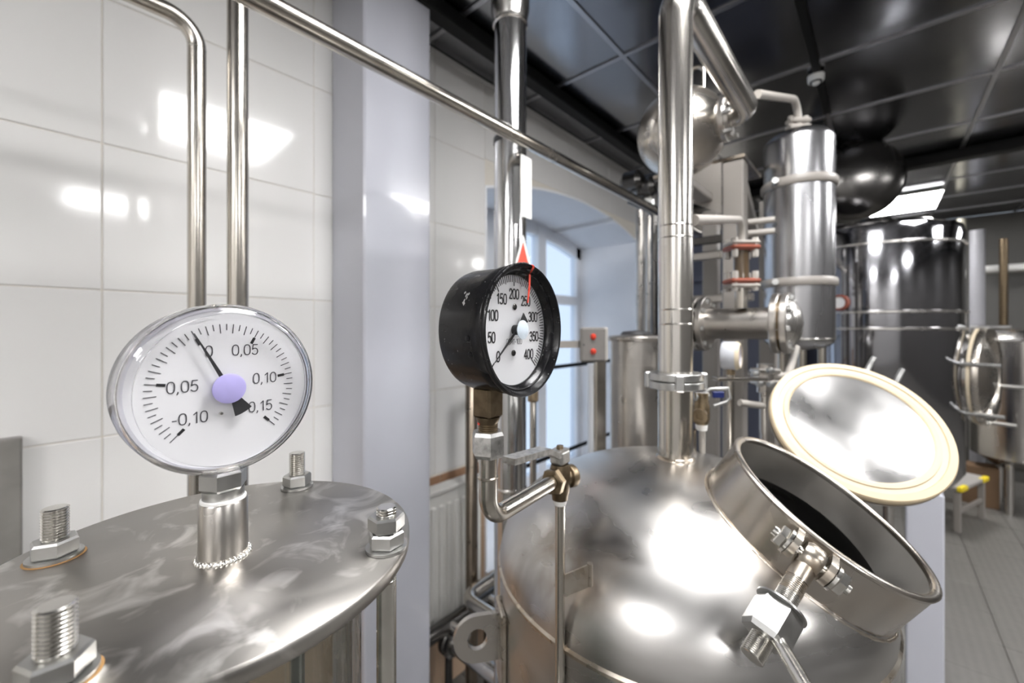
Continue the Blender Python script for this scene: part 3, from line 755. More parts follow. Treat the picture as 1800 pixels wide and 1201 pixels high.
    for k in range(seg):
        a = 2*math.pi*k/seg; ca, sa = math.cos(a), math.sin(a)
        if ca > 0: pt = rad*(ca*Rr)+Z*(sa*Rr)
        else:
            ex = -.045; pt = rad*max(ex, ca*Rr*1.5 if abs(sa) < .99 else 0)+Z*(Rr if sa > 0 else -Rr)*(1 if abs(sa) > .7 else abs(sa)/.7)
        front.append(lc+pt); hole.append(lc+rad*(ca*hh)+Z*(sa*hh*1.05))
    tt = th*.008; vs_ = front+hole+[p+tt for p in front]+[p+tt for p in hole]; fs = []
    for k in range(seg):
        j = (k+1) % seg
        fs += [(k, j, seg+j, seg+k), (2*seg+k, 3*seg+k, 3*seg+j, 2*seg+j), (k, 2*seg+k, 2*seg+j, j), (seg+k, seg+j, 3*seg+j, 3*seg+k)]
    mbl.add(vs_, fs).build('lifting_lug', M['satin'], t, smooth=30)
    pl = TC+rad*(TR+.003); pl.z = lc.z-.01
    MB().box(pl, rad, th, Z, .008, .05, .11, .002).build('lug_pad', M['grime'], t, smooth=0)
    return pb, ztop
M['neck'] = metal('neck_steel', (.46, .435, .405), .18, .32, 12, dirt=(.40, .31, .22), dirt_amt=.5, dirt_scale=9)
M['lining'] = metal('brushed_neck_steel_brightened', (.68, .66, .63), .33, .48, 10, dirt=(.44, .41, .37), dirt_amt=.6, dirt_scale=12)  # neck steel, brushed inside, lightened in colour against the dark interior
PB, ZT = kettle()

def manhole_lid():
    n = (RV*-.143+FV*-.727+Z*.672).normalized(); R = .125; c = P(1505, 749, R*5.41)
    t = thing('manhole_lid', 'round domed manhole lid propped open with a thick cream silicone gasket', 'lid', c-n*.03)
    MB().lathe(c, n, [(R*.772, .0045), (R*.79, .0065), (R*.84, .0070), (R*.845, .0045), (R*.905, .0045), (R*.91, .0070), (R*.985, .0065), (R, .004), (R, -.004), (R*.985, -.006), (R*.772, -.006)], 112, closed=True).build('gasket', M['cream'], t, smooth=35)
    MB().lathe(c, n, [(R*.846, .0046), (R*.846, .0052), (R*.904, .0052), (R*.904, .0046)], 112, closed=True).build('gasket_groove', M['cream2'], t)
    prof = [(0, -.0175)]
    for k in range(1, 17):
        r = R*.775*k/16; prof.append((r, -.0175+.021*(k/16)**2))
    prof += [(R*.775, -.004)]
    # concave seen from inside
    MB().lathe(c, n, prof+[(R*.70, -.012), (0, -.030)], 96).build('dished_plate', M['lidsteel'], t, smooth=60)
    MB().lathe(c, n, [(R*.5, -.022), (R*1.005, -.0065), (R*1.005, -.0085), (R*.5, -.026)], 96, closed=True).build('back_shell', M['satin'], t)
    # hinge straps on the back and to the neck
    hd = (c-MC); hd = (hd-n*hd.dot(n)).normalized(); sd = n.cross(hd)
    for s in (-.022, .022):
        MB().box(c+hd*.108-n*.030+sd*s, hd, sd, n, .175, .009, .010, .002).build('hinge_strap', M['nut'], t, smooth=0)
        MB().box(c-hd*.085-n*.034+sd*s, hd, sd, n, .10, .009, .010, .002).build('hinge_strap', M['nut'], t, smooth=0)
    hp = c-hd*.132-n*.034
    MB().cyl(hp-sd*.04, hp+sd*.04, .006, 16).build('hinge_pin', M['bolt'], t)
M['lidsteel'] = metal('lid_steel', (.56, .555, .55), .22, .40, 12, dirt=(.46, .45, .44), dirt_amt=.6, dirt_scale=9, bmp=.05)
manhole_lid()

def swing_bolt():
    # pivot on the neck side
    pv = P(1422, 985, .415); outw = None
    q = pv-MC; axc = MN*q.dot(MN); rad = (q-axc).normalized(); tan = MN.cross(rad).normalized()
    pv = MC+axc+rad*(MR+.020)
    t = thing('swing_bolt', 'hinged swing bolt with a long hex nut hanging from the manhole neck', 'bolt', pv)
    MB().lathe(pv-tan*.037, tan, [(0, 0), (.005, 0), (.005, .074), (0, .074)], 16).build('pivot_pin', M['bolt'], t)
    for s in (-1, 1):
        MB().hexnut(pv+tan*(s*.0285)-tan*.004, tan, .021, .008).build('pivot_nut', M['bolt'], t, smooth=0)
        MB().lathe(pv+tan*(s*.0225)-tan*.0015, tan, [(.005, 0), (.0135, 0), (.0135, .003), (.005, .003)], 28, closed=True).build('pivot_washer', M['bolt'], t)
        mb = MB(); a = MC+axc+rad*(MR-.003)+tan*(s*.0135)
        pts = [a-MN*.013, a+MN*.013]+[pv+tan*(s*.0135)+rad*(.013*math.cos(k*math.pi/8-math.pi/2))+MN*(.013*math.sin(math.pi/2-k*math.pi/8)) for k in range(9)]
        mb.prism(pts, tan*(.0065*s)); mb.build('pivot_lug', M['grime'], t, smooth=30)
    d = (P(1330, 1140, .375)-pv).normalized()
    MB().lathe(pv-tan*.009, tan, [(0, 0), (.013, 0), (.0155, .004), (.0155, .015), (.013, .019), (0, .019)], 28).build('eye', M['grime'], t)
    MB().cyl(pv+d*.006, pv+d*.028, .0102, 24).build('shank', M['grime'], t)
    MB().thread(pv+d*.028, pv+d*.044, .0100, .0018, 28).build('rusty_thread', M['rustybolt'], t, smooth=30)
    MB().thread(pv+d*.0435, pv+d*.116, .0100, .0018, 28).build('threaded_shank', M['bolt'], t, smooth=30)
    MB().lathe(pv+d*.059, d, [(.010, 0), (.0218, 0), (.0218, .0019), (.010, .0019)], 40, closed=True).build('washer', M['nut'], t)
    MB().hexnut(pv+d*.061, d, .0365, .034, rot=.25).build('nut', M['nut'], t, smooth=0)
    h0 = pv+d*.082; h1 = P(1412, 1201, .33)
    MB().cyl(h0, h0+(h1-h0).normalized()*.16, .0060, 20).build('handle_bar', M['bolt'], t)
M['rustybolt'] = metal('rusty_thread', (.60, .57, .52), .2, .34, 60, dirt=(.33, .19, .07), dirt_amt=.8, dirt_scale=45)
swing_bolt()

# ------------------------------------------------------------------ riser pipe, overhead run and round vessel
def riser():
    t = thing('riser_pipe', 'tall bright vapour pipe rising from the kettle crown and turning overhead', 'pipe', Vector((PB.x, PB.y, ZT)))
    r = .0262; top = Vector((PB.x, PB.y, H+.545)); end = top+Y*.51
    MB().tube(bend([Vector((PB.x, PB.y, ZT+.008)), top, end, end-X*.10], .055, 12), r, 40).build('tube', M['pipe_clean'], t, smooth=60)
    for z, rr, h in ((ZT+.0005, .042, .0115), (ZT-.0125, .042, .0115)):
        MB().lathe(Vector((PB.x, PB.y, z)), Z, [(.0268, 0), (rr-.001, 0), (rr, .001), (rr, h-.001), (rr-.001, h), (.0268, h)], 12 if False else 48, closed=True).build('union_flange', M['nut'], t, smooth=30)
    for k in range(4):
        a = k*math.pi/2+.5; p = Vector((PB.x+.0415*math.cos(a), PB.y+.0415*math.sin(a), ZT-.013))
        MB().box(p+Z*.0125, Vector((math.cos(a), math.sin(a), 0)), Vector((-math.sin(a), math.cos(a), 0)), Z, .010, .014, .026, .002).build('clamp_lobe', M['nut'], t, smooth=0)
    for y in (400, 421, 545, 570):
        MB().lathe(Vector((PB.x, PB.y, H+(HOR-y)/FPX*.661)), Z, [(r, -.0012), (r+.0006, 0), (r, .0012)], 40).build('weld_ring', M['bolt'], t)
    return end
M['pipe_clean'] = metal('clean_pipe_steel', (.66, .635, .60), .16, .27, 8, (1, 1, .1), dirt=(.40, .34, .26), dirt_amt=.3, dirt_scale=7)
RE = riser()

def round_vessel():
    c = RE-X*.17; R = .118
    t = thing('round_vessel', 'ball-shaped steel vessel up near the ceiling behind the riser pipe', 'vessel', c-Z*R)
    prof = [(R*math.sin(math.pi*k/24), -R*math.cos(math.pi*k/24)) for k in range(25)]
    MB().lathe(c, X, prof, 56).build('shell', M['vessel'], t, smooth=60)
    MB().lathe(c, X, [(.030, .10), (.030, .075), (.055, .108), (.055, .118), (.045, .118), (.045, .128), (.030, .130)], 40).build('nozzle_flange', M['steel'], t)
    for k in range(6):
        a = k*math.pi/3; p = c+X*.108+Vector((0, math.cos(a), math.sin(a)))*.046
        MB().hexnut(p, X, .012, .03).build('bolt', M['nut'], t, smooth=0)
    MB().tube(bend([c+Z*R*.9, c+Z*(R+.05), c+Z*(R+.05)+X*.06, c+X*.06+Z*R*.8], .02), .006, 12).build('vent_tube', M['pipe'], t)
M['vessel'] = metal('vessel_steel', (.52, .49, .45), .2, .36, 12, dirt=(.25, .19, .13), dirt_amt=.5, dirt_scale=12)
round_vessel()

# small tube leaving the overhead run to the condenser top
CD = P(1403, 600, 1.30); CD.z = 0; CR = .0935
def condenser():
    zt, zb = H+.62, H-.066
    t = thing('condenser_column', 'upright steel condenser cylinder with rounded top and two clamp bands', 'condenser', Vector((CD.x, CD.y, zb)))
    pr = [(0, zt-zb)]
    for k in range(1, 13):
        a = math.pi/2*k/12; pr.append((CR*math.sin(a)**.8, zt-zb-.045+.045*math.cos(a)))
    pr += [(CR, .035)]+[(CR*math.cos(math.pi/2*k/10)**.8 if k < 10 else 0, .035-.035*math.sin(math.pi/2*k/10)) for k in range(1, 11)]
    MB().lathe(Vector((CD.x, CD.y, zb)), Z, pr, 64).build('shell', M['condenser'], t, smooth=50)
    for y in (329, 499):
        z = H+(HOR-y)/FPX*1.3
        b = MB().lathe(Vector((CD.x, CD.y, z)), Z, [(CR-.001, -.013), (CR+.004, -.013), (CR+.008, -.008), (CR+.008, .008), (CR+.004, .013), (CR-.001, .013)], 64, closed=True).build('clamp_band', M['postgrey'], t)
        d = (-RV*.6-FV*.8); MB().cyl(Vector((CD.x, CD.y, z))+RV*-.11-FV*.06, Vector((CD.x, CD.y, z))-RV*.085+FV*-.02, .009, 12).build('band_bolt', M['nut'], b)
    z = H+(HOR-600)/FPX*1.3
    MB().lathe(Vector((CD.x, CD.y, zb+.035)), Z, [(CR, -.003), (CR+.001, 0), (CR, .003)], 64).build('weld_ring', M['bolt'], t)
    # inlet tube at the top
    pt = P(1400, 215, 1.3)
    MB().tube(bend([Vector((CD.x, CD.y, zt-.005)), Vector((CD.x, CD.y, zt+.10)), RE+Z*.03-Y*.02+X*.02], .05), .0105, 14).build('inlet_tube', M['pale'], t)
    for k in range(2):
        MB().box(Vector((CD.x, CD.y, zt+.012+k*.020)), RV, FV, Z, .066, .034, .014, .004).build('inlet_flange', M['pale'], t, smooth=0)
    for s in (-1, 1): MB().hexnut(Vector((CD.x, CD.y, zt-.004))+RV*(s*.024), Z, .014, .052).build('flange_bolt', M['pale'], t, smooth=0)
    for k, (a, b) in enumerate(((-.05, .0), (.02, .01), (.06, -.02))):
        p = Vector((CD.x, CD.y, zb))+RV*a+FV*b; MB().cyl(p-Z*.10, p+Z*.02, .012, 14).build('outlet_stub', M['pipe'], t)
M['pale'] = plain('pale_painted_tube', (.36, .335, .305), .35, .05)
M['condenser'] = metal('condenser_steel', (.46, .46, .475), .20, .30, 8, (1, 1, .1))
condenser()

def spool():
    e = W(.706, 1.08, .014); l = e-X*.19; R = .079; r = .043
    t = thing('flanged_pipe', 'short thick horizontal pipe between two bolted flange pairs beside the condenser', 'pipe', l-Z*R)
    MB().lathe(l-X*.10, X, [(0, 0), (r, 0), (r, .29), (0, .29)], 40).build('tube', M['satin'], t)
    for x, nm in ((l, 0), (l-X*.022, 1), (e-X*.012, 2), (e+X*.010, 3)):
        f = MB().lathe(x, X, [(r-.001, -.008), (R-.002, -.008), (R, -.006), (R, .006), (R-.002, .008), (r-.001, .008)], 56, closed=True).build('flange', M['satin'], t)
    MB().lathe(e, X, [(r, -.004), (R*.93, -.004), (R*.93, .003), (r, .003)], 40, closed=True).build('gasket', M['dkbrass'], t)
    for ctr in (l-X*.011, e):
        for k in range(8):
            a = k*math.pi/4+.2; p = ctr+Vector((0, math.cos(a), math.sin(a)))*(R*.84)-X*.022
            MB().hexnut(p, X, .013, .048).build('flange_bolt', M['nut'], t, smooth=0)
    MB().lathe(e, X, [(R*.80, .018), (R*.72, .028), (R*.45, .040), (0, .046)], 40).build('end_cap', M['steel'], t, smooth=60)
    MB().cyl(e-X*.055, e-X*.055+Y*.26, .032, 24).build('side_branch', M['satin'], t)
    return l, e
SL, SPE = spool()

def flow_glass():
    p = P(1303, 465, 1.12); t = thing('flow_sight_glass', 'small amber flow glass between red-brown flanges above the thick pipe', 'sight glass', Vector((p.x, p.y, H+.10)))
    zt, zb = H+(HOR-437)/FPX*1.12, H+(HOR-495)/FPX*1.12
    MB().lathe(Vector((p.x, p.y, zb)), Z, [(0, 0), (.021, 0), (.019, .02), (.019, zt-zb-.02), (.021, zt-zb), (0, zt-zb)], 28).build('glass_barrel', M['amber'], t)
    for z, s in ((zt, 1), (zb, -1)):
        MB().box(Vector((p.x, p.y, z)), RV, FV, Z, .080, .06, .014, .006).build('flange', M['rustred'], t, smooth=0)
        MB().box(Vector((p.x, p.y, z+s*.013)), RV, FV, Z, .078, .058, .011, .005).build('backing_flange', M['pale'], t, smooth=0)
        for sx in (-1, 1):
            for sy in (-1, 1): MB().hexnut(Vector((p.x, p.y, z-.026))+RV*(sx*.027)+FV*(sy*.018), Z, .015, .052).build('bolt', M['pale'], t, smooth=0)
    MB().cyl(Vector((p.x, p.y, H+.055)), Vector((p.x, p.y, zb-.018)), .016, 18).build('lower_tube', M['pipe'], t)
    a = Vector((PB.x, PB.y, 0))+RV*.028; a.z = H+(HOR-398)/FPX*.70; top = Vector((p.x, p.y, zt+.018))
    k1 = P(1262, 391, .93)
    MB().tube(bend([a, Vector((p.x, p.y, H+(HOR-386)/FPX*1.12)), top], .045, 10), .0095, 14).build('upper_tube', M['pale'], t, smooth=60)
flow_glass()

def small_gauge():
    c = P(1302, 626, .90); n = DIALN; R = .031
    t = thing('small_white_gauge', 'small white-cased pressure gauge below the thick flanged pipe', 'gauge', c-Z*(R+.03))
    MB().lathe(c-n*.036, n, [(0, 0), (R*.95, 0), (R, .003), (R, .030), (R*.86, .036), (R*.80, .036), (R*.80, .030), (0, .030)], 40).build('case', plain('pale_grey_case', (.46, .475, .51), .4, .04), t)
    MB().lathe(c-n*.036, n, [(R*.80, .0362), (R*.86, .0362), (R*1.0, .0302), (R*1.02, .028), (R*.98, .028), (R*.80, .034)], 40, closed=True).build('rim', M['cream2'], t)
    MB().lathe(c-n*.036, n, [(0, .0302), (R*.79, .0302), (R*.79, .0310), (0, .0310)], 36).build('dial', plain('pinkish_dial', (.72, .62, .66), .5, .3, 120), t)
    f = c-n*.0046; a = .3
    MB().prism([f-DIALR*.002, f+DIALR*.002, f+DIALR*.004+Z*.018, f+DIALR*.003+Z*.018], n*.0005).build('pointer', M['red'], t, smooth=0)
    s = c-n*.02
    MB().hexnut(s-Z*(R+.012), Z, .016, .014).build('stem_nut', M['brass'], t, smooth=0)
    MB().cyl(Vector((s.x, s.y, 0)), s-Z*(R+.010), .008, 14).build('stem_tube', M['pipe'], t)
    MB().box(s-Z*(R+.020)+RV*.02, RV, FV, Z, .11, .03, .008, .002).build('mount_plate', M['pipe'], t, smooth=0)
small_gauge()

def small_valve():
    p = P(1232, 718, .72); t = thing('small_ball_valve', 'small brass ball valve with wire lever on a thin stem above the kettle crown', 'valve', P(1234, 800, .72))
    MB().cyl(P(1234, 803, .72), P(1234, 752, .72), .0055, 14).build('stem_tube', M['pale'], t)
    MB().lathe(P(1233, 756, .72), Z, [(0, 0), (.009, 0), (.010, .006), (.010, .011), (0, .011)], 18).build('thread_tape', M['ptfe'], t)
    MB().lathe(P(1233, 746, .72), Z, [(0, 0), (.010, 0), (.0135, .010), (.0135, .030), (.011, .042), (.012, .055), (0, .055)], 24).build('body', M['brass'], t)
    MB().lathe(P(1233, 727, .72), -RV*.5-FV*.86, [(0, .028), (.0065, .028), (.0065, .034), (.0125, .034), (.0125, .022), (.0105, .02), (.0105, 0), (0, 0)], 24).build('side_port', M['brass'], t)
    MB().cyl(P(1222, 697, .72), P(1244, 697, .72), .008, 14).build('gland', M['nut'], t)
    a = P(1236, 694, .72); pts = [a, P(1248, 684, .72), P(1280, 683, .71), P(1283, 700, .71), P(1277, 707, .71), P(1255, 714, .715)]
    MB().tube(pts, .0032, 10).build('lever', M['nut'], t)
    MB().box(P(1262, 694, .735), RV, FV, Z, .020, .006, .011, .001).build('lever_grip', M['blue'], t, smooth=0)
small_valve()

# ------------------------------------------------------------------ steel rack behind the kettle
def rack():
    b = P(1292, 600, 1.30); b.z = 0; t = thing('support_rack', 'grey square-tube rack carrying the ball-shaped vessel', 'rack', b)
    ztop = H+(HOR-280)/FPX*1.27
    MB().aabox(b.x-.03, b.x+.03, b.y-.03, b.y+.03, 0, ztop, .004).build('post', M['postgrey'], t, smooth=30)
    MB().aabox(b.x-.25, b.x-.19, b.y+.50, b.y+.56, 0, ztop, .004).build('post', M['postgrey'], t, smooth=30)
    MB().aabox(b.x-.03, b.x+.03, b.y+.50, b.y+.56, 0, ztop, .004).build('post', M['postgrey'], t, smooth=30)
    MB().aabox(b.x-.25, b.x+.035, b.y-.035, b.y+.20, ztop, ztop+.012, .002).build('shelf', M['grime'], t, smooth=30)
    MB().aabox(b.x-.10, b.x-.055, b.y-.34, b.y+.03, H+.405, H+.4275, .003).build('cradle_arm', M['postgrey'], t, smooth=30)
    z = ztop
    MB().prism([Vector((b.x-.03, b.y-.031, z)), Vector((b.x-.22, b.y-.031, z)), Vector((b.x-.22, b.y-.031, z-.05)), Vector((b.x-.03, b.y-.031, z-.16))], Y*-.006).build('gusset', M['postgrey'], t, smooth=0)
    MB().prism([Vector((b.x-.02, b.y+.03, z-.01)), Vector((b.x+.02, b.y+.03, z-.01)), Vector((b.x+.02, b.y+.24, z-.16)), Vector((b.x-.02, b.y+.24, z-.16))], Z*-.04).build('brace', M['postgrey'], t, smooth=0)
    for zz in (H+.34, H+.28, H+.115):
        MB().aabox(b.x-.25, b.x-.0, b.y+.24, b.y+.27, zz-.014, zz+.014, .003).build('rail', M['satin' if zz < H+.3 else 'darkmetal'], t, smooth=30)
    MB().aabox(b.x-.015, b.x+.015, b.y+.03, b.y+.5, H-.18, H-.15, .003).build('rail', M['satin'], t, smooth=30)
    for zz in (H+.335, H+.30): MB().cyl(Vector((b.x+.03, b.y+.03, zz)), Vector((b.x+.10, b.y+.045, zz)), .010, 12).build('clamp_bolt', M['pale'], t)
rack()

def cabinet():
    c = P(1235, 600, 2.55); x0, y0 = c.x-.36, c.y
    t = thing('blue_grey_cabinet', 'tall blue-grey steel cabinet glimpsed behind the rack', 'cabinet', Vector((x0+.35, y0+.2, 0)))
    MB().aabox(x0, x0+.70, y0+.02, y0+.45, .0, H+.60, .006).build('body', M['bluegrey'], t, smooth=30)
    for (a, b_) in ((.08, H-.32), (H-.30, H+.27), (H+.29, H+.58)):
        dr = MB().aabox(x0+.02, x0+.68, y0, y0+.02, a, b_, .004).build('door', M['bluegrey'], t, smooth=30)
        MB().aabox(x0+.40, x0+.52, y0-.02, y0, b_-.06, b_-.045, .003).build('handle', M['nut'], dr, smooth=0)
cabinet()

# tubes and small valves between rack and lid
def manifold():
    t = thing('tube_manifold', 'small steel manifold with bolted tees and bent tubes behind the open lid', 'pipework', P(1345, 740, 1.0))
    for py in (652, 672): MB().box(P(1345, py, 1.0), RV, FV, Z, .055, .04, .012, .003).build('flange', M['satin'], t, smooth=0)
    MB().cyl(P(1345, 690, 1.0), P(1345, 640, 1.0), .018, 18).build('tee_body', M['satin'], t)
    for (px, py) in ((1325, 658), (1352, 651), (1353, 676), (1333, 674)): MB().lathe(P(px, py, .97), FV*-1, [(0, .012), (.007, .010), (.008, 0), (0, 0)], 14).build('bolt_head', M['nut'], t)
    MB().tube(bend([P(1357, 660, 1.0), P(1385, 662, 1.0), P(1400, 612, 1.18)], .03), .009, 12).build('bent_tube', M['pale'], t)
    MB().cyl(P(1345, 760, 1.0), P(1345, 690, 1.0), .012, 14).build('down_tube', M['satin'], t)
    MB().cyl(P(1300, 708, .98), P(1352, 715, 1.0), .008, 12).build('cross_tube', M['pale'], t)
    MB().cyl(Vector((P(1345, 900, 1.0).x, P(1345, 900, 1.0).y, 0)), P(1345, 750, 1.0), .010, 12).build('leg', M['satin'], t)
manifold()

# ------------------------------------------------------------------ junction box, its post, small vessel by the window
def switch_box():
    D_ = 1.05; c = P(1042, 606, D_); t = thing('switch_box', 'grey square switch box with two red lamps on a bracket arm', 'switch box', c-Z*.05)
    ux = (RV*.97+FV*.24).normalized(); n = ux.cross(Z).normalized()
    MB().box(c, ux, n, Z, .070, .012, .088, .005).build('front_plate', M['boxgrey'], t, smooth=0)
    for o in (.0125, .0265):
        MB().box(c-n*o+ux*(o*.75), ux, n, Z, .070, .009, .088, .003).build('back_plate', M['boxlight'], t, smooth=0)
    MB().box(c-n*.0195+ux*.010, ux, n, Z, .058, .006, .074, .001).build('spacer', M['boxgrey'], t, smooth=0)
    for py in (592, 618):
        p = P(1041, py, D_)+n*.0055; p = p-n*((p-c).dot(n)-.006); MB().lathe(p, n, [(0, .0075), (.004, .007), (.0075, .003), (.008, 0), (0, -.004)], 20).build('red_lamp', M['redlamp'], t)
    p = c-ux*.027+n*.006; MB().lathe(p, n, [(0, .001), (.0020, .0008), (.0025, 0)], 10).build('screw', M['dark_rubber'], t)
    a = c-ux*.03; MB().prism([a+Z*.010-n*.007, a-Z*.008-n*.007, a-Z*.008-n*.007-ux*.13, a+Z*.010-n*.007-ux*.13], -n*.004).build('bracket_arm', M['postgrey'], t, smooth=0)
    p = c-n*.030+ux*.034
    MB().box(Vector((p.x, p.y, (H-.05)/2)), ux, n, Z, .030, .018, H-.05, .003).build('stand_post', M['pipe'], t, smooth=0)
switch_box()
def small_vessel():
    c = P(1118, 600, 1.16); z1 = H+(HOR-592)/FPX*1.16; t = thing('small_vessel', 'narrow grey steel vessel with flat lid between window and riser pipe', 'vessel', Vector((c.x, c.y, .0)))
    b = Vector((c.x, c.y, 0)); R = .072
    MB().lathe(b, Z, [(0, .2), (R, .2), (R, z1-.075), (R*.98, z1-.075), (R*.98, z1-.035), (R, z1-.035), (R, z1-.012), (0, z1-.012)], 48).build('body', M['satin'], t)
    MB().lathe(b, Z, [(0, z1-.012), (R*1.07, z1-.012), (R*1.10, z1-.008), (R*1.10, z1-.002), (R*1.05, z1+.002), (R*.8, z1+.004), (0, z1+.010)], 48).build('lid', M['satin'], t)
    MB().lathe(b, Z, [(0, z1+.009), (R*.6, z1+.006), (R*.5, z1+.014), (0, z1+.018)], 32).build('seal', M['dark_rubber'], t)
    for k in range(3):
        a = 2*math.pi*k/3; MB().cyl(b+Vector((math.cos(a), math.sin(a), 0))*R*.8, b+Vector((math.cos(a), math.sin(a), 0))*R*.8+Z*.22, .012, 12).build('leg', M['satin'], t)
small_vessel()
tag(MB().cyl(Vector(P(1047, 600, 1.7).to_2d().to_3d()), P(1047, 640, 1.7), .034, 24).build('white_drain_pipe', M['pvc'], origin=P(1047, 600, 1.7)*1), 'pale plastic standpipe below the switch box near the window', 'pipe')

# ------------------------------------------------------------------ pipes near the tiled wall
def wall_pipes():
    p = P(346, 500, .76); q = Vector((p.x, p.y, 0)); z = H+(HOR-42)/FPX*.76
    t = thing('bent_wall_pipe', 'thin steel pipe on the tiled wall bending away at the top', 'pipe', q)
    MB().tube(bend([q, Vector((q.x, q.y, z)), Vector((q.x, q.y-.6, z))], .045, 10), .0142, 24).build('tube', M['pipe'], t, smooth=60)
    MB().lathe(Vector((q.x, q.y, z-.046)), Z, [(.0142, -.001), (.0148, 0), (.0142, .001)], 24).build('weld_ring', M['bolt'], t)
    p = P(418, 500, .78); q = Vector((p.x, p.y, 0))
    t = thing('straight_wall_pipe', 'straight vertical steel pipe in front of the tiled wall', 'pipe', q)
    MB().cyl(q, Vector((q.x, q.y, CZ-.006)), .0172, 28).build('tube', M['pipe'], t)
    MB().lathe(q, Z, [(.0172, .0), (.03, .0), (.03, .006), (.0172, .01)], 28).build('floor_collar', M['satin'], t)
    # horizontal pipe along the room
    c = Vector((-.696, 0, H+.493))
    t = thing('overhead_pipe', 'long slim steel pipe slanting across the white column', 'pipe', c)
    MB().cyl(c-Y*1.6, c+Y*2.35, .0165, 28).build('tube', M['pipe'], t)
    e = c+Y*2.35
    MB().lathe(e, Y, [(0, 0), (.032, 0), (.032, .05), (.02, .06), (.02, .12), (0, .12)], 20).build('end_fitting', M['darkmetal'], t)
    # big chrome duct
    p = P(897, 600, 1.18); q = Vector((p.x, p.y, 0)); r = .0458
    t = thing('chrome_duct', 'thick polished vertical pipe from floor to ceiling behind the black gauge', 'pipe', q)
    MB().cyl(q, Vector((q.x, q.y, CZ-.006)), r, 48).build('tube', M['chrome'], t)
    for y, rr in ((45, .004), (856, .0015)):
        MB().lathe(Vector((q.x, q.y, H+(HOR-y)/FPX*1.18)), Z, [(r, -.006), (r+rr, -.003), (r+rr, .003), (r, .006)], 48).build('joint_ring', M['steel'], t)
    MB().tube([Vector((q.x, q.y, H+(HOR-40)/FPX*1.18)), Vector((q.x, q.y, H+(HOR-20)/FPX*1.18)), Vector((q.x, q.y, CZ-.01))], [r+.001, r+.009, r+.009], 40).build('upper_sleeve', M['steel'], t, smooth=60)
    # clip band, tag and sticker
    tg = thing('white_tag', 'blank white card tag strapped to the polished vertical pipe', 'tag', q+RV*.04+Z*(H+.25))
    tc = P(925, 329, 1.11); MB().box(tc, Y, X, Z, .044, .002, .165, .0004).build('card', M['white'], tg, smooth=0)
    MB().lathe(Vector((q.x, q.y, H+(HOR-250)/FPX*1.18)), Z, [(r+.0005, -.008), (r+.002, -.008), (r+.002, .008), (r+.0005, .008)], 40, closed=True).build('strap', M['dark_rubber'], tg)
    w = thing('warning_sign', 'red triangular sign with white border on the polished pipe, just above the black gauge', 'sign', P(918, 480, 1.05))
    ux = (Y*.8+RV*.2).normalized(); nn = ux.cross(Z).normalized(); c0 = P(919, 452, 1.10); s = .066
    tri = lambda k, o: [c0+nn*o+ux*(-s*k*.5)+Z*(-s*k*.62), c0+nn*o+ux*(s*k*.5)+Z*(-s*k*.62), c0+nn*o+Z*(s*k*.9)]
    MB().prism(tri(1, 0), nn*.001).build('board', M['white'], w, smooth=0)
    MB().prism(tri(.72, .001), nn*.0006).build('red_field', M['red'], w, smooth=0)
    MB().box(c0+nn*.0018-Z*.020, ux, nn, Z, .018, .0006, .008).build('white_symbol', M['white'], w, smooth=0)
    # thin pipes by the window
    p = P(829, 680, 1.62); q = Vector((p.x, p.y, 0))
    tag(MB().tube([q, Vector((q.x, q.y, H-.20)), Vector((q.x-.02, q.y+.1, H-.19))], .024, 16).build('brown_wall_pipe', metal('brown_pipe', (.30, .25, .20), .25, .4, 20, dirt=(.12, .09, .06)), smooth=60), 'dark brown steel pipe standing between radiator and window', 'pipe')
    p = P(937, 700, 1.05); q = Vector((p.x, p.y, 0)); t = thing('thin_steel_pipe', 'thin vertical pipe with union nut right of the polished pipe', 'pipe', q)
    MB().cyl(q, Vector((q.x, q.y, H-.16)), .0085, 16).build('tube', M['pipe'], t)
    MB().hexnut(Vector((q.x, q.y, H-.185)), Z, .026, .03).build('union_nut', M['brass'], t, smooth=0)
    MB().cyl(Vector((q.x, q.y, H-.155)), Vector((q.x, q.y, H-.10)), .012, 16).build('tail_piece', M['brass'], t)
    for i, (px, d, rr) in enumerate(((1124, 2.35, .020), (1140, 2.2, .013))):
        p = P(px, 500, d); q = Vector((p.x, p.y, 0))
        tag(MB().cyl(q, Vector((q.x, q.y, H+.72)), rr, 18).build('window_side_pipe', M['satin'], origin=q), ('thicker' if i == 0 else 'thinner')+' vertical steel pipe at the right edge of the window recess', 'pipe', 'pipes beside the window')
    vt = thing('overhead_valve_cluster', 'dark cluster of valves and unions where the slim overhead pipe ends', 'valve', P(1140, 330, 1.9))
    for k, (px, py, rr) in enumerate(((1112, 320, .05), (1135, 330, .045), (1150, 322, .05))):
        MB().lathe(P(px, py, 1.95), X, [(0, -.05), (rr*.6, -.05), (rr, -.03), (rr, .03), (rr*.6, .05), (0, .05)], 20).build('valve_body', M['darkmetal'], vt)
    MB().hexnut(P(1128, 358, 1.95), RV, .05, .05).build('union_nut', M['nut'], vt, smooth=0)
    MB().tube(bend([P(1105, 352, 1.95), P(1150, 372, 1.95), Vector((P(1150, 372, 1.95).x, P(1150, 372, 1.95).y, 0))], .05), .017, 14).build('bent_tube', M['darkmetal'], vt, smooth=60)
wall_pipes()

def railing():
    for z, lb in ((H-.228, 'upper'), (H-.75, 'lower')):
        a, b = Vector((WX-.08, WY0+.012, z)), Vector((WX-.08, WY1-.012, z))
        tag(MB().cyl(a, b, .012, 12).build('window_bar', M['black_tray'], origin=(a+b)/2), lb+' thin black bar running across the window recess', 'bar', 'black bars across the window')
railing()

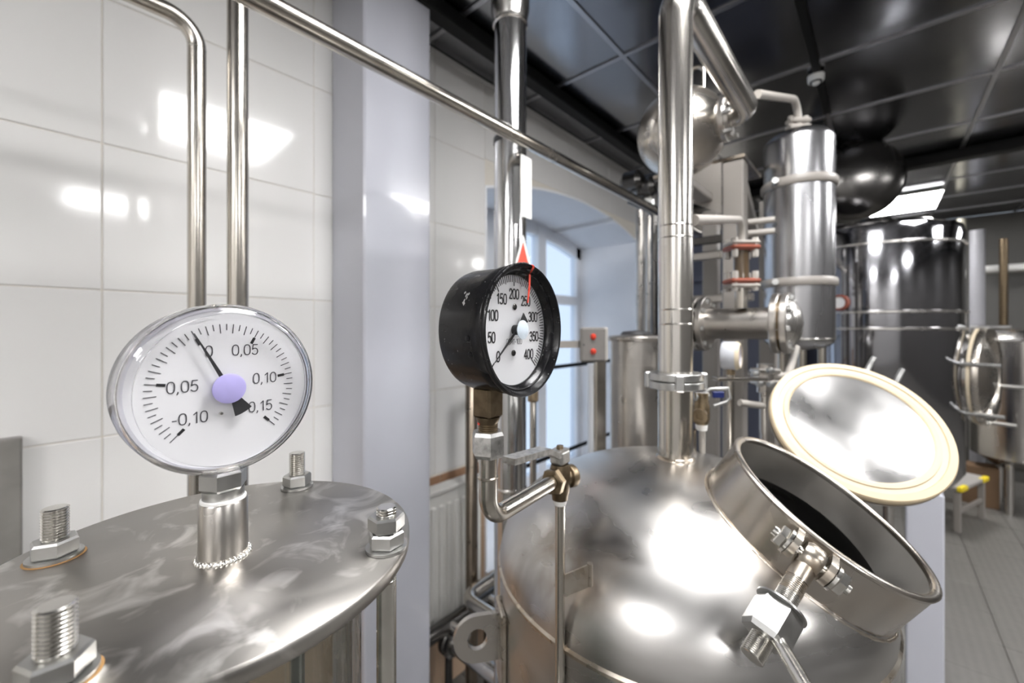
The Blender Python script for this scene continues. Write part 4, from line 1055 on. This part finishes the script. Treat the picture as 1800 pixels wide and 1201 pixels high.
def radiator():
    x0 = WX+.035; y0, y1 = .885, 1.235; z0, z1 = H-1.19, H-.635
    t = thing('radiator', 'white panel radiator on the wall between column and window', 'radiator', Vector((x0, (y0+y1)/2, z0)))
    mb = MB(); mb.aabox(x0, x0+.05, y0, y1, z0, z1, .006); mb.build('core', M['radiator'], t, smooth=30)
    n = 9; w = (y1-y0)/n
    for k in range(n):
        MB().aabox(x0+.045, x0+.062, y0+w*k+.007, y0+w*(k+1)-.007, z0+.03, z1-.05, .006).build('rib', M['radiator'], t, smooth=30)
    MB().aabox(x0-.005, x0+.062, y0-.002, y1+.002, z1-.002, z1+.012, .003).build('top_grille', M['radiator'], t, smooth=30)
    for yy in (y0+.06, y1-.06): MB().aabox(WX, x0+.01, yy-.015, yy+.015, z0+.1, z1-.1).build('wall_bracket', M['radiator'], t, smooth=0)
radiator()

def low_pipes():
    a = P(845, 1160, 1.22)
    t = thing('low_steel_pipe', 'thick shiny pipe with a flange low behind the kettle lug', 'pipe', P(800, 1130, 1.3)-Z*.04)
    p0 = P(795, 1128, 1.53); 
    MB().cyl(p0-X*.04, p0+X*.50, .030, 24).build('tube', M['steel'], t)
    MB().lathe(p0, X, [(.03, -.02), (.05, -.02), (.05, .0), (.045, .005), (.045, .02), (.03, .022)], 28, closed=True).build('flange', M['darkmetal'], t)
    for k in range(4):
        an = k*math.pi/2+.6; MB().hexnut(p0+Vector((0, math.cos(an), math.sin(an)))*.042-X*.03, X, .012, .06).build('flange_bolt', M['nut'], t, smooth=0)
    t = thing('low_bent_pipe', 'bent pipe turning below the window behind the kettle', 'pipe', P(825, 1060, 1.45)-Z*.05)
    c = P(816, 1052, 1.5)
    MB().tube(bend([c+Y*.6+Z*.02, c, c+X*.5], .05, 10), .024, 20).build('tube', M['pipe'], t, smooth=60)
    c = P(770, 1110, 1.5)
    t = thing('floor_manifold', 'dark pipe manifold on the floor under the radiator', 'pipework', Vector((c.x, c.y, 0)))
    MB().cyl(c-Y*.3, c+Y*1.2, .028, 20).build('header', M['darkmetal'], t)
    for k in range(3):
        q = c+Y*(.05+.2*k); MB().lathe(q, X, [(0, 0), (.02, 0), (.02, .06), (.03, .065), (.03, .09), (0, .09)], 18).build('branch', M['steel'], t)
        MB().cyl(Vector((q.x, q.y, 0)), q, .014, 12).build('support', M['darkmetal'], t)
low_pipes()

def wall_hatch():
    y1 = -.115+.087*1.0; p = P(40, 765, .88); y1 = p.y; z1 = p.z; y0 = y1-.55; z0 = z1-.75
    p = None; xx = WX
    t = thing('steel_hatch', 'steel-framed hatch in the white tiled wall at the far left', 'hatch', Vector((xx, (y0+y1)/2, z0)))
    fr = MB(); w = .045
    fr.aabox(xx, xx+.03, y1-w, y1, z0, z1, .003); fr.aabox(xx, xx+.03, y0, y0+w, z0, z1, .003); fr.aabox(xx, xx+.0298, y0+w, y1-w, z1-w, z1, .003); fr.aabox(xx, xx+.0298, y0+w, y1-w, z0, z0+w, .003)
    fr.build('frame', plain('worn_grey_frame', (.22, .21, .195), .35, .35, 14), t, smooth=0)
    MB().aabox(xx, xx+.012, y0+w, y1-w, z0+w, z1-w).build('panel', M['white_paint'], t, smooth=0)
wall_hatch()

# ------------------------------------------------------------------ right background
def big_tank():
    c = W(1.97, 2.26, 0); c.z = 0; R = .345; zt = H+(HOR-405)/FPX*2.0
    t = thing('storage_tank', 'large mirror-polished steel tank behind the open manhole lid', 'tank', c)
    MB().lathe(c, Z, [(0, .66), (R*.5, .68), (R*.9, .74), (R, .80), (R, zt), (R*.98, zt+.03), (R*.75, zt+.065), (0, zt+.10)], 80).build('shell', M['mirror'], t, smooth=40)
    for y, rr in ((425, .008), (548, .012), (578, .008)):
        z = H+(HOR-y)/FPX*1.97; MB().lathe(c+Z*z, Z, [(R-.001, -.008), (R+rr, -.005), (R+rr, .005), (R-.001, .008)], 80).build('hoop', M['steel'], t)
    MB().lathe(c+Z*(zt+.10), Z, [(0, .02), (.08, .015), (.09, -.01), (.10, -.03), (0, -.03)], 32).build('top_cap', M['darkmetal'], t)
    for k in range(4):
        a = math.pi/2*k+.3; p = c+Vector((math.cos(a), math.sin(a), 0))*R*.6
        MB().cyl(p, p+Z*.74, .022, 16).build('leg', M['steel'], t)
    # round red-rimmed dial on the flank
    dn = (-c.dot(RV)*RV-c.dot(FV)*FV).normalized(); dn = (dn*.8-RV*.6).normalized(); p = c+dn*R; p.z = H+(HOR-530)/FPX*2.0
    rg = MB().lathe(p, dn, [(.030, 0), (.040, .0), (.040, .02), (.030, .022)], 32, closed=True).build('red_ring', M['rustred'], t)
    MB().lathe(p, dn, [(0, .012), (.03, .012), (.03, 0), (0, 0)], 32).build('dial', M['white'], t)
    # manway on the right
    m = P(1722, 660, 2.05); n = (X*.955-Y*.30).normalized(); Rm = .235
    MB().lathe(m-n*.14, n, [(0, 0), (Rm*.86, 0), (Rm*.86, .12), (Rm, .125), (Rm, .145), (Rm*.9, .15), (0, .15)], 56).build('manway_neck', M['steel'], t)
    dv = MB().lathe(m+n*.012, n, [(0, .040), (Rm*.25, .038), (Rm*.5, .028), (Rm*.70, .008), (Rm*.78, -.002), (Rm*.84, .004), (Rm*.88, .022), (Rm*1.0, .026), (Rm*1.02, .018), (Rm*1.02, .002), (0, .0)], 56).build('manway_door', M['vessel'], t)
    MB().lathe(m, n, [(Rm*.88, .012), (Rm*1.03, .012), (Rm*1.03, -.0), (Rm*.9, -.0)], 56, closed=True).build('door_gasket', M['cream2'], dv)
    for k in range(6):
        a = k*math.pi/3+.25; u, v = perp(n); q = m+n*.01+(u*math.cos(a)+v*math.sin(a))*Rm*1.04
        MB().cyl(q-n*.03, q+n*.10, .010, 12).build('clamp_bolt', M['nut'], dv)
M['mirror'] = metal('mirror_steel', (.34, .34, .36), .06, .13, 4, (1, 1, .2))
big_tank()

def back_tank():
    c = P(1800, 640, 3.4); c.z = 0; R = .30; t = thing('rear_tank', 'pale steel tank with round door at the right edge', 'tank', c)
    MB().lathe(c+Z*.35, Z, [(0, 0), (R*.5, 0), (R, .1), (R, H-.45), (R*.8, H-.38), (0, H-.34)], 56).build('shell', M['steel'], t)
    for k in range(3):
        a = 2.1*k; p = c+Vector((math.cos(a), math.sin(a), 0))*R*.7; MB().cyl(p, p+Z*.42, .025, 14).build('leg', M['steel'], t)
    n = (X*.4-Y*.9).normalized(); m = c+n*R*.98; m.z = H-.05
    MB().lathe(m, n, [(0, .05), (.1, .045), (.17, .02), (.18, 0), (0, -.02)], 40).build('door', M['satin'], t)
back_tank()

M['farwhite'] = plain('dull_white_pipe', (.32, .32, .345), .4, .05)
M['farcream'] = plain('dull_cream_pipe', (.36, .34, .275), .4, .05)
def far_pipes():
    for (px, y0, y1, d, r, mat, lab) in ((1718, 405, 640, 3.9, .052, 'farwhite', 'broad white vertical pipe right of the mirror-polished tank'),
                                         (1690, 385, 545, 3.8, .030, 'farcream', 'slim cream vertical pipe against the mirror-polished tank'),
                                         (1764, 420, 700, 3.70, .028, 'dkbrass', 'dull brown vertical pipe at the far right wall')):
        a, b = P(px, y1, d), P(px, y0, d)
        a.z = 0.0; tag(MB().cyl(a, b, r, 20).build('far_pipe', M[mat], origin=a), lab, 'pipe', 'vertical pipes by the far wall')
    t = thing('tube_lamp', 'pale horizontal tube fixture on the far wall at right edge', 'lamp', P(1790, 475, 3.9))
    p = P(1790, 470, 3.88); MB().cyl(p-X*.22, p+X*.35, .035, 18).build('tube', M['white'], t)
    MB().aabox(p.x-.24, p.x+.36, p.y+.03, p.y+.06, p.z-.04, p.z+.04, .004).build('holder', M['boxlight'], t, smooth=30)
far_pipes()

def dark_vessel():
    c = P(1508, 312, 2.55); R = .25; t = thing('hanging_vessel', 'dark round-bodied vessel hung below the ceiling behind the condenser', 'vessel', c-Z*R)
    n = (FV*-1+RV*-.3).normalized()
    MB().lathe(c, n, [(0, .10), (R*.3, .094), (R*.6, .075), (R*.85, .040), (R*.97, .01), (R, -.02), (R, -.16), (R*.85, -.20), (R*.5, -.23), (0, -.24)], 56).build('shell', M['darkmetal'], t, smooth=60)
    MB().cyl(c-n*.05+Z*R*.95, Vector(((c-n*.05).x, (c-n*.05).y, CZ-.006)), .03, 16).build('hanger', M['black_tray'], t)
dark_vessel()

def stool():
    a, b_ = W(3.285, 3.05, 0), W(3.70, 3.26, 0); z = .335; l = .32
    u = (b_-a); u.z = 0; w = u.length+.06; u.normalize(); v = Z.cross(u); c = (a+b_)/2+v*(l/2-.03)
    t = thing('step_stool', 'low grey step stool with yellow corner caps on the floor', 'stool', Vector((c.x, c.y, 0)))
    MB().box(Vector((c.x, c.y, z-.015)), u, v, Z, w, l, .03, .006).build('top', M['stool'], t, smooth=30)
    for a in (-1, 1):
        for b in (-1, 1):
            q = Vector((c.x, c.y, 0))+u*(a*(w/2-.03))+v*(b*(l/2-.03))
            MB().box(q+Z*((z-.03)/2), u, v, Z, .035, .035, z-.03, .004).build('leg', M['postgrey'], t, smooth=30)
            q = Vector((c.x, c.y, z-.013))+u*(a*(w/2-.055))+v*(b*(l/2-.012))
            MB().box(q, u, v, Z, .115, .034, .036, .006).build('corner_cap', M['yellow'], t, smooth=30)
    for b in (-1, 1): MB().box(Vector((c.x, c.y, z*.45))+v*(b*(l/2-.03)), u, v, Z, w-.08, .02, .03, .003).build('stretcher', M['postgrey'], t, smooth=30)
    MB().box(Vector((c.x, c.y, z*.45)), v, u, Z, l-.08, .02, .03, .003).build('stretcher', M['postgrey'], t, smooth=30)
stool()

def pedestal():
    d = 1.55; c = W((1624-900)/FPX*d, d, 0); zt = H-.60; t = thing('white_stand', 'pale painted steel stand behind the manhole neck', 'stand', Vector((c.x, c.y, 0)))
    MB().box(Vector((c.x, c.y, zt/2)), X, Y, Z, .10, .10, zt, .004).build('post', M['white_paint'], t, smooth=30)
    MB().box(Vector((c.x, c.y, .006)), X, Y, Z, .2, .2, .012, .003).build('foot_plate', M['white_paint'], t, smooth=30)
pedestal()

def crate():
    c = P(1716, 800, 3.56); t = thing('brown_crate', 'low brown box on the floor behind the step stool', 'box', Vector((c.x, c.y, 0)))
    m = plain('brown_cardboard', (.16, .095, .05), .7, .12, 8)
    MB().aabox(c.x-.12, c.x+.12, c.y-.09, c.y+.09, 0, .33, .004).build('body', m, t, smooth=30)
    for sx in (-1, 1): MB().aabox(c.x+sx*.060-.058, c.x+sx*.060+.058, c.y-.088, c.y+.088, .33, .336, .002).build('flap', m, t, smooth=30)
crate()
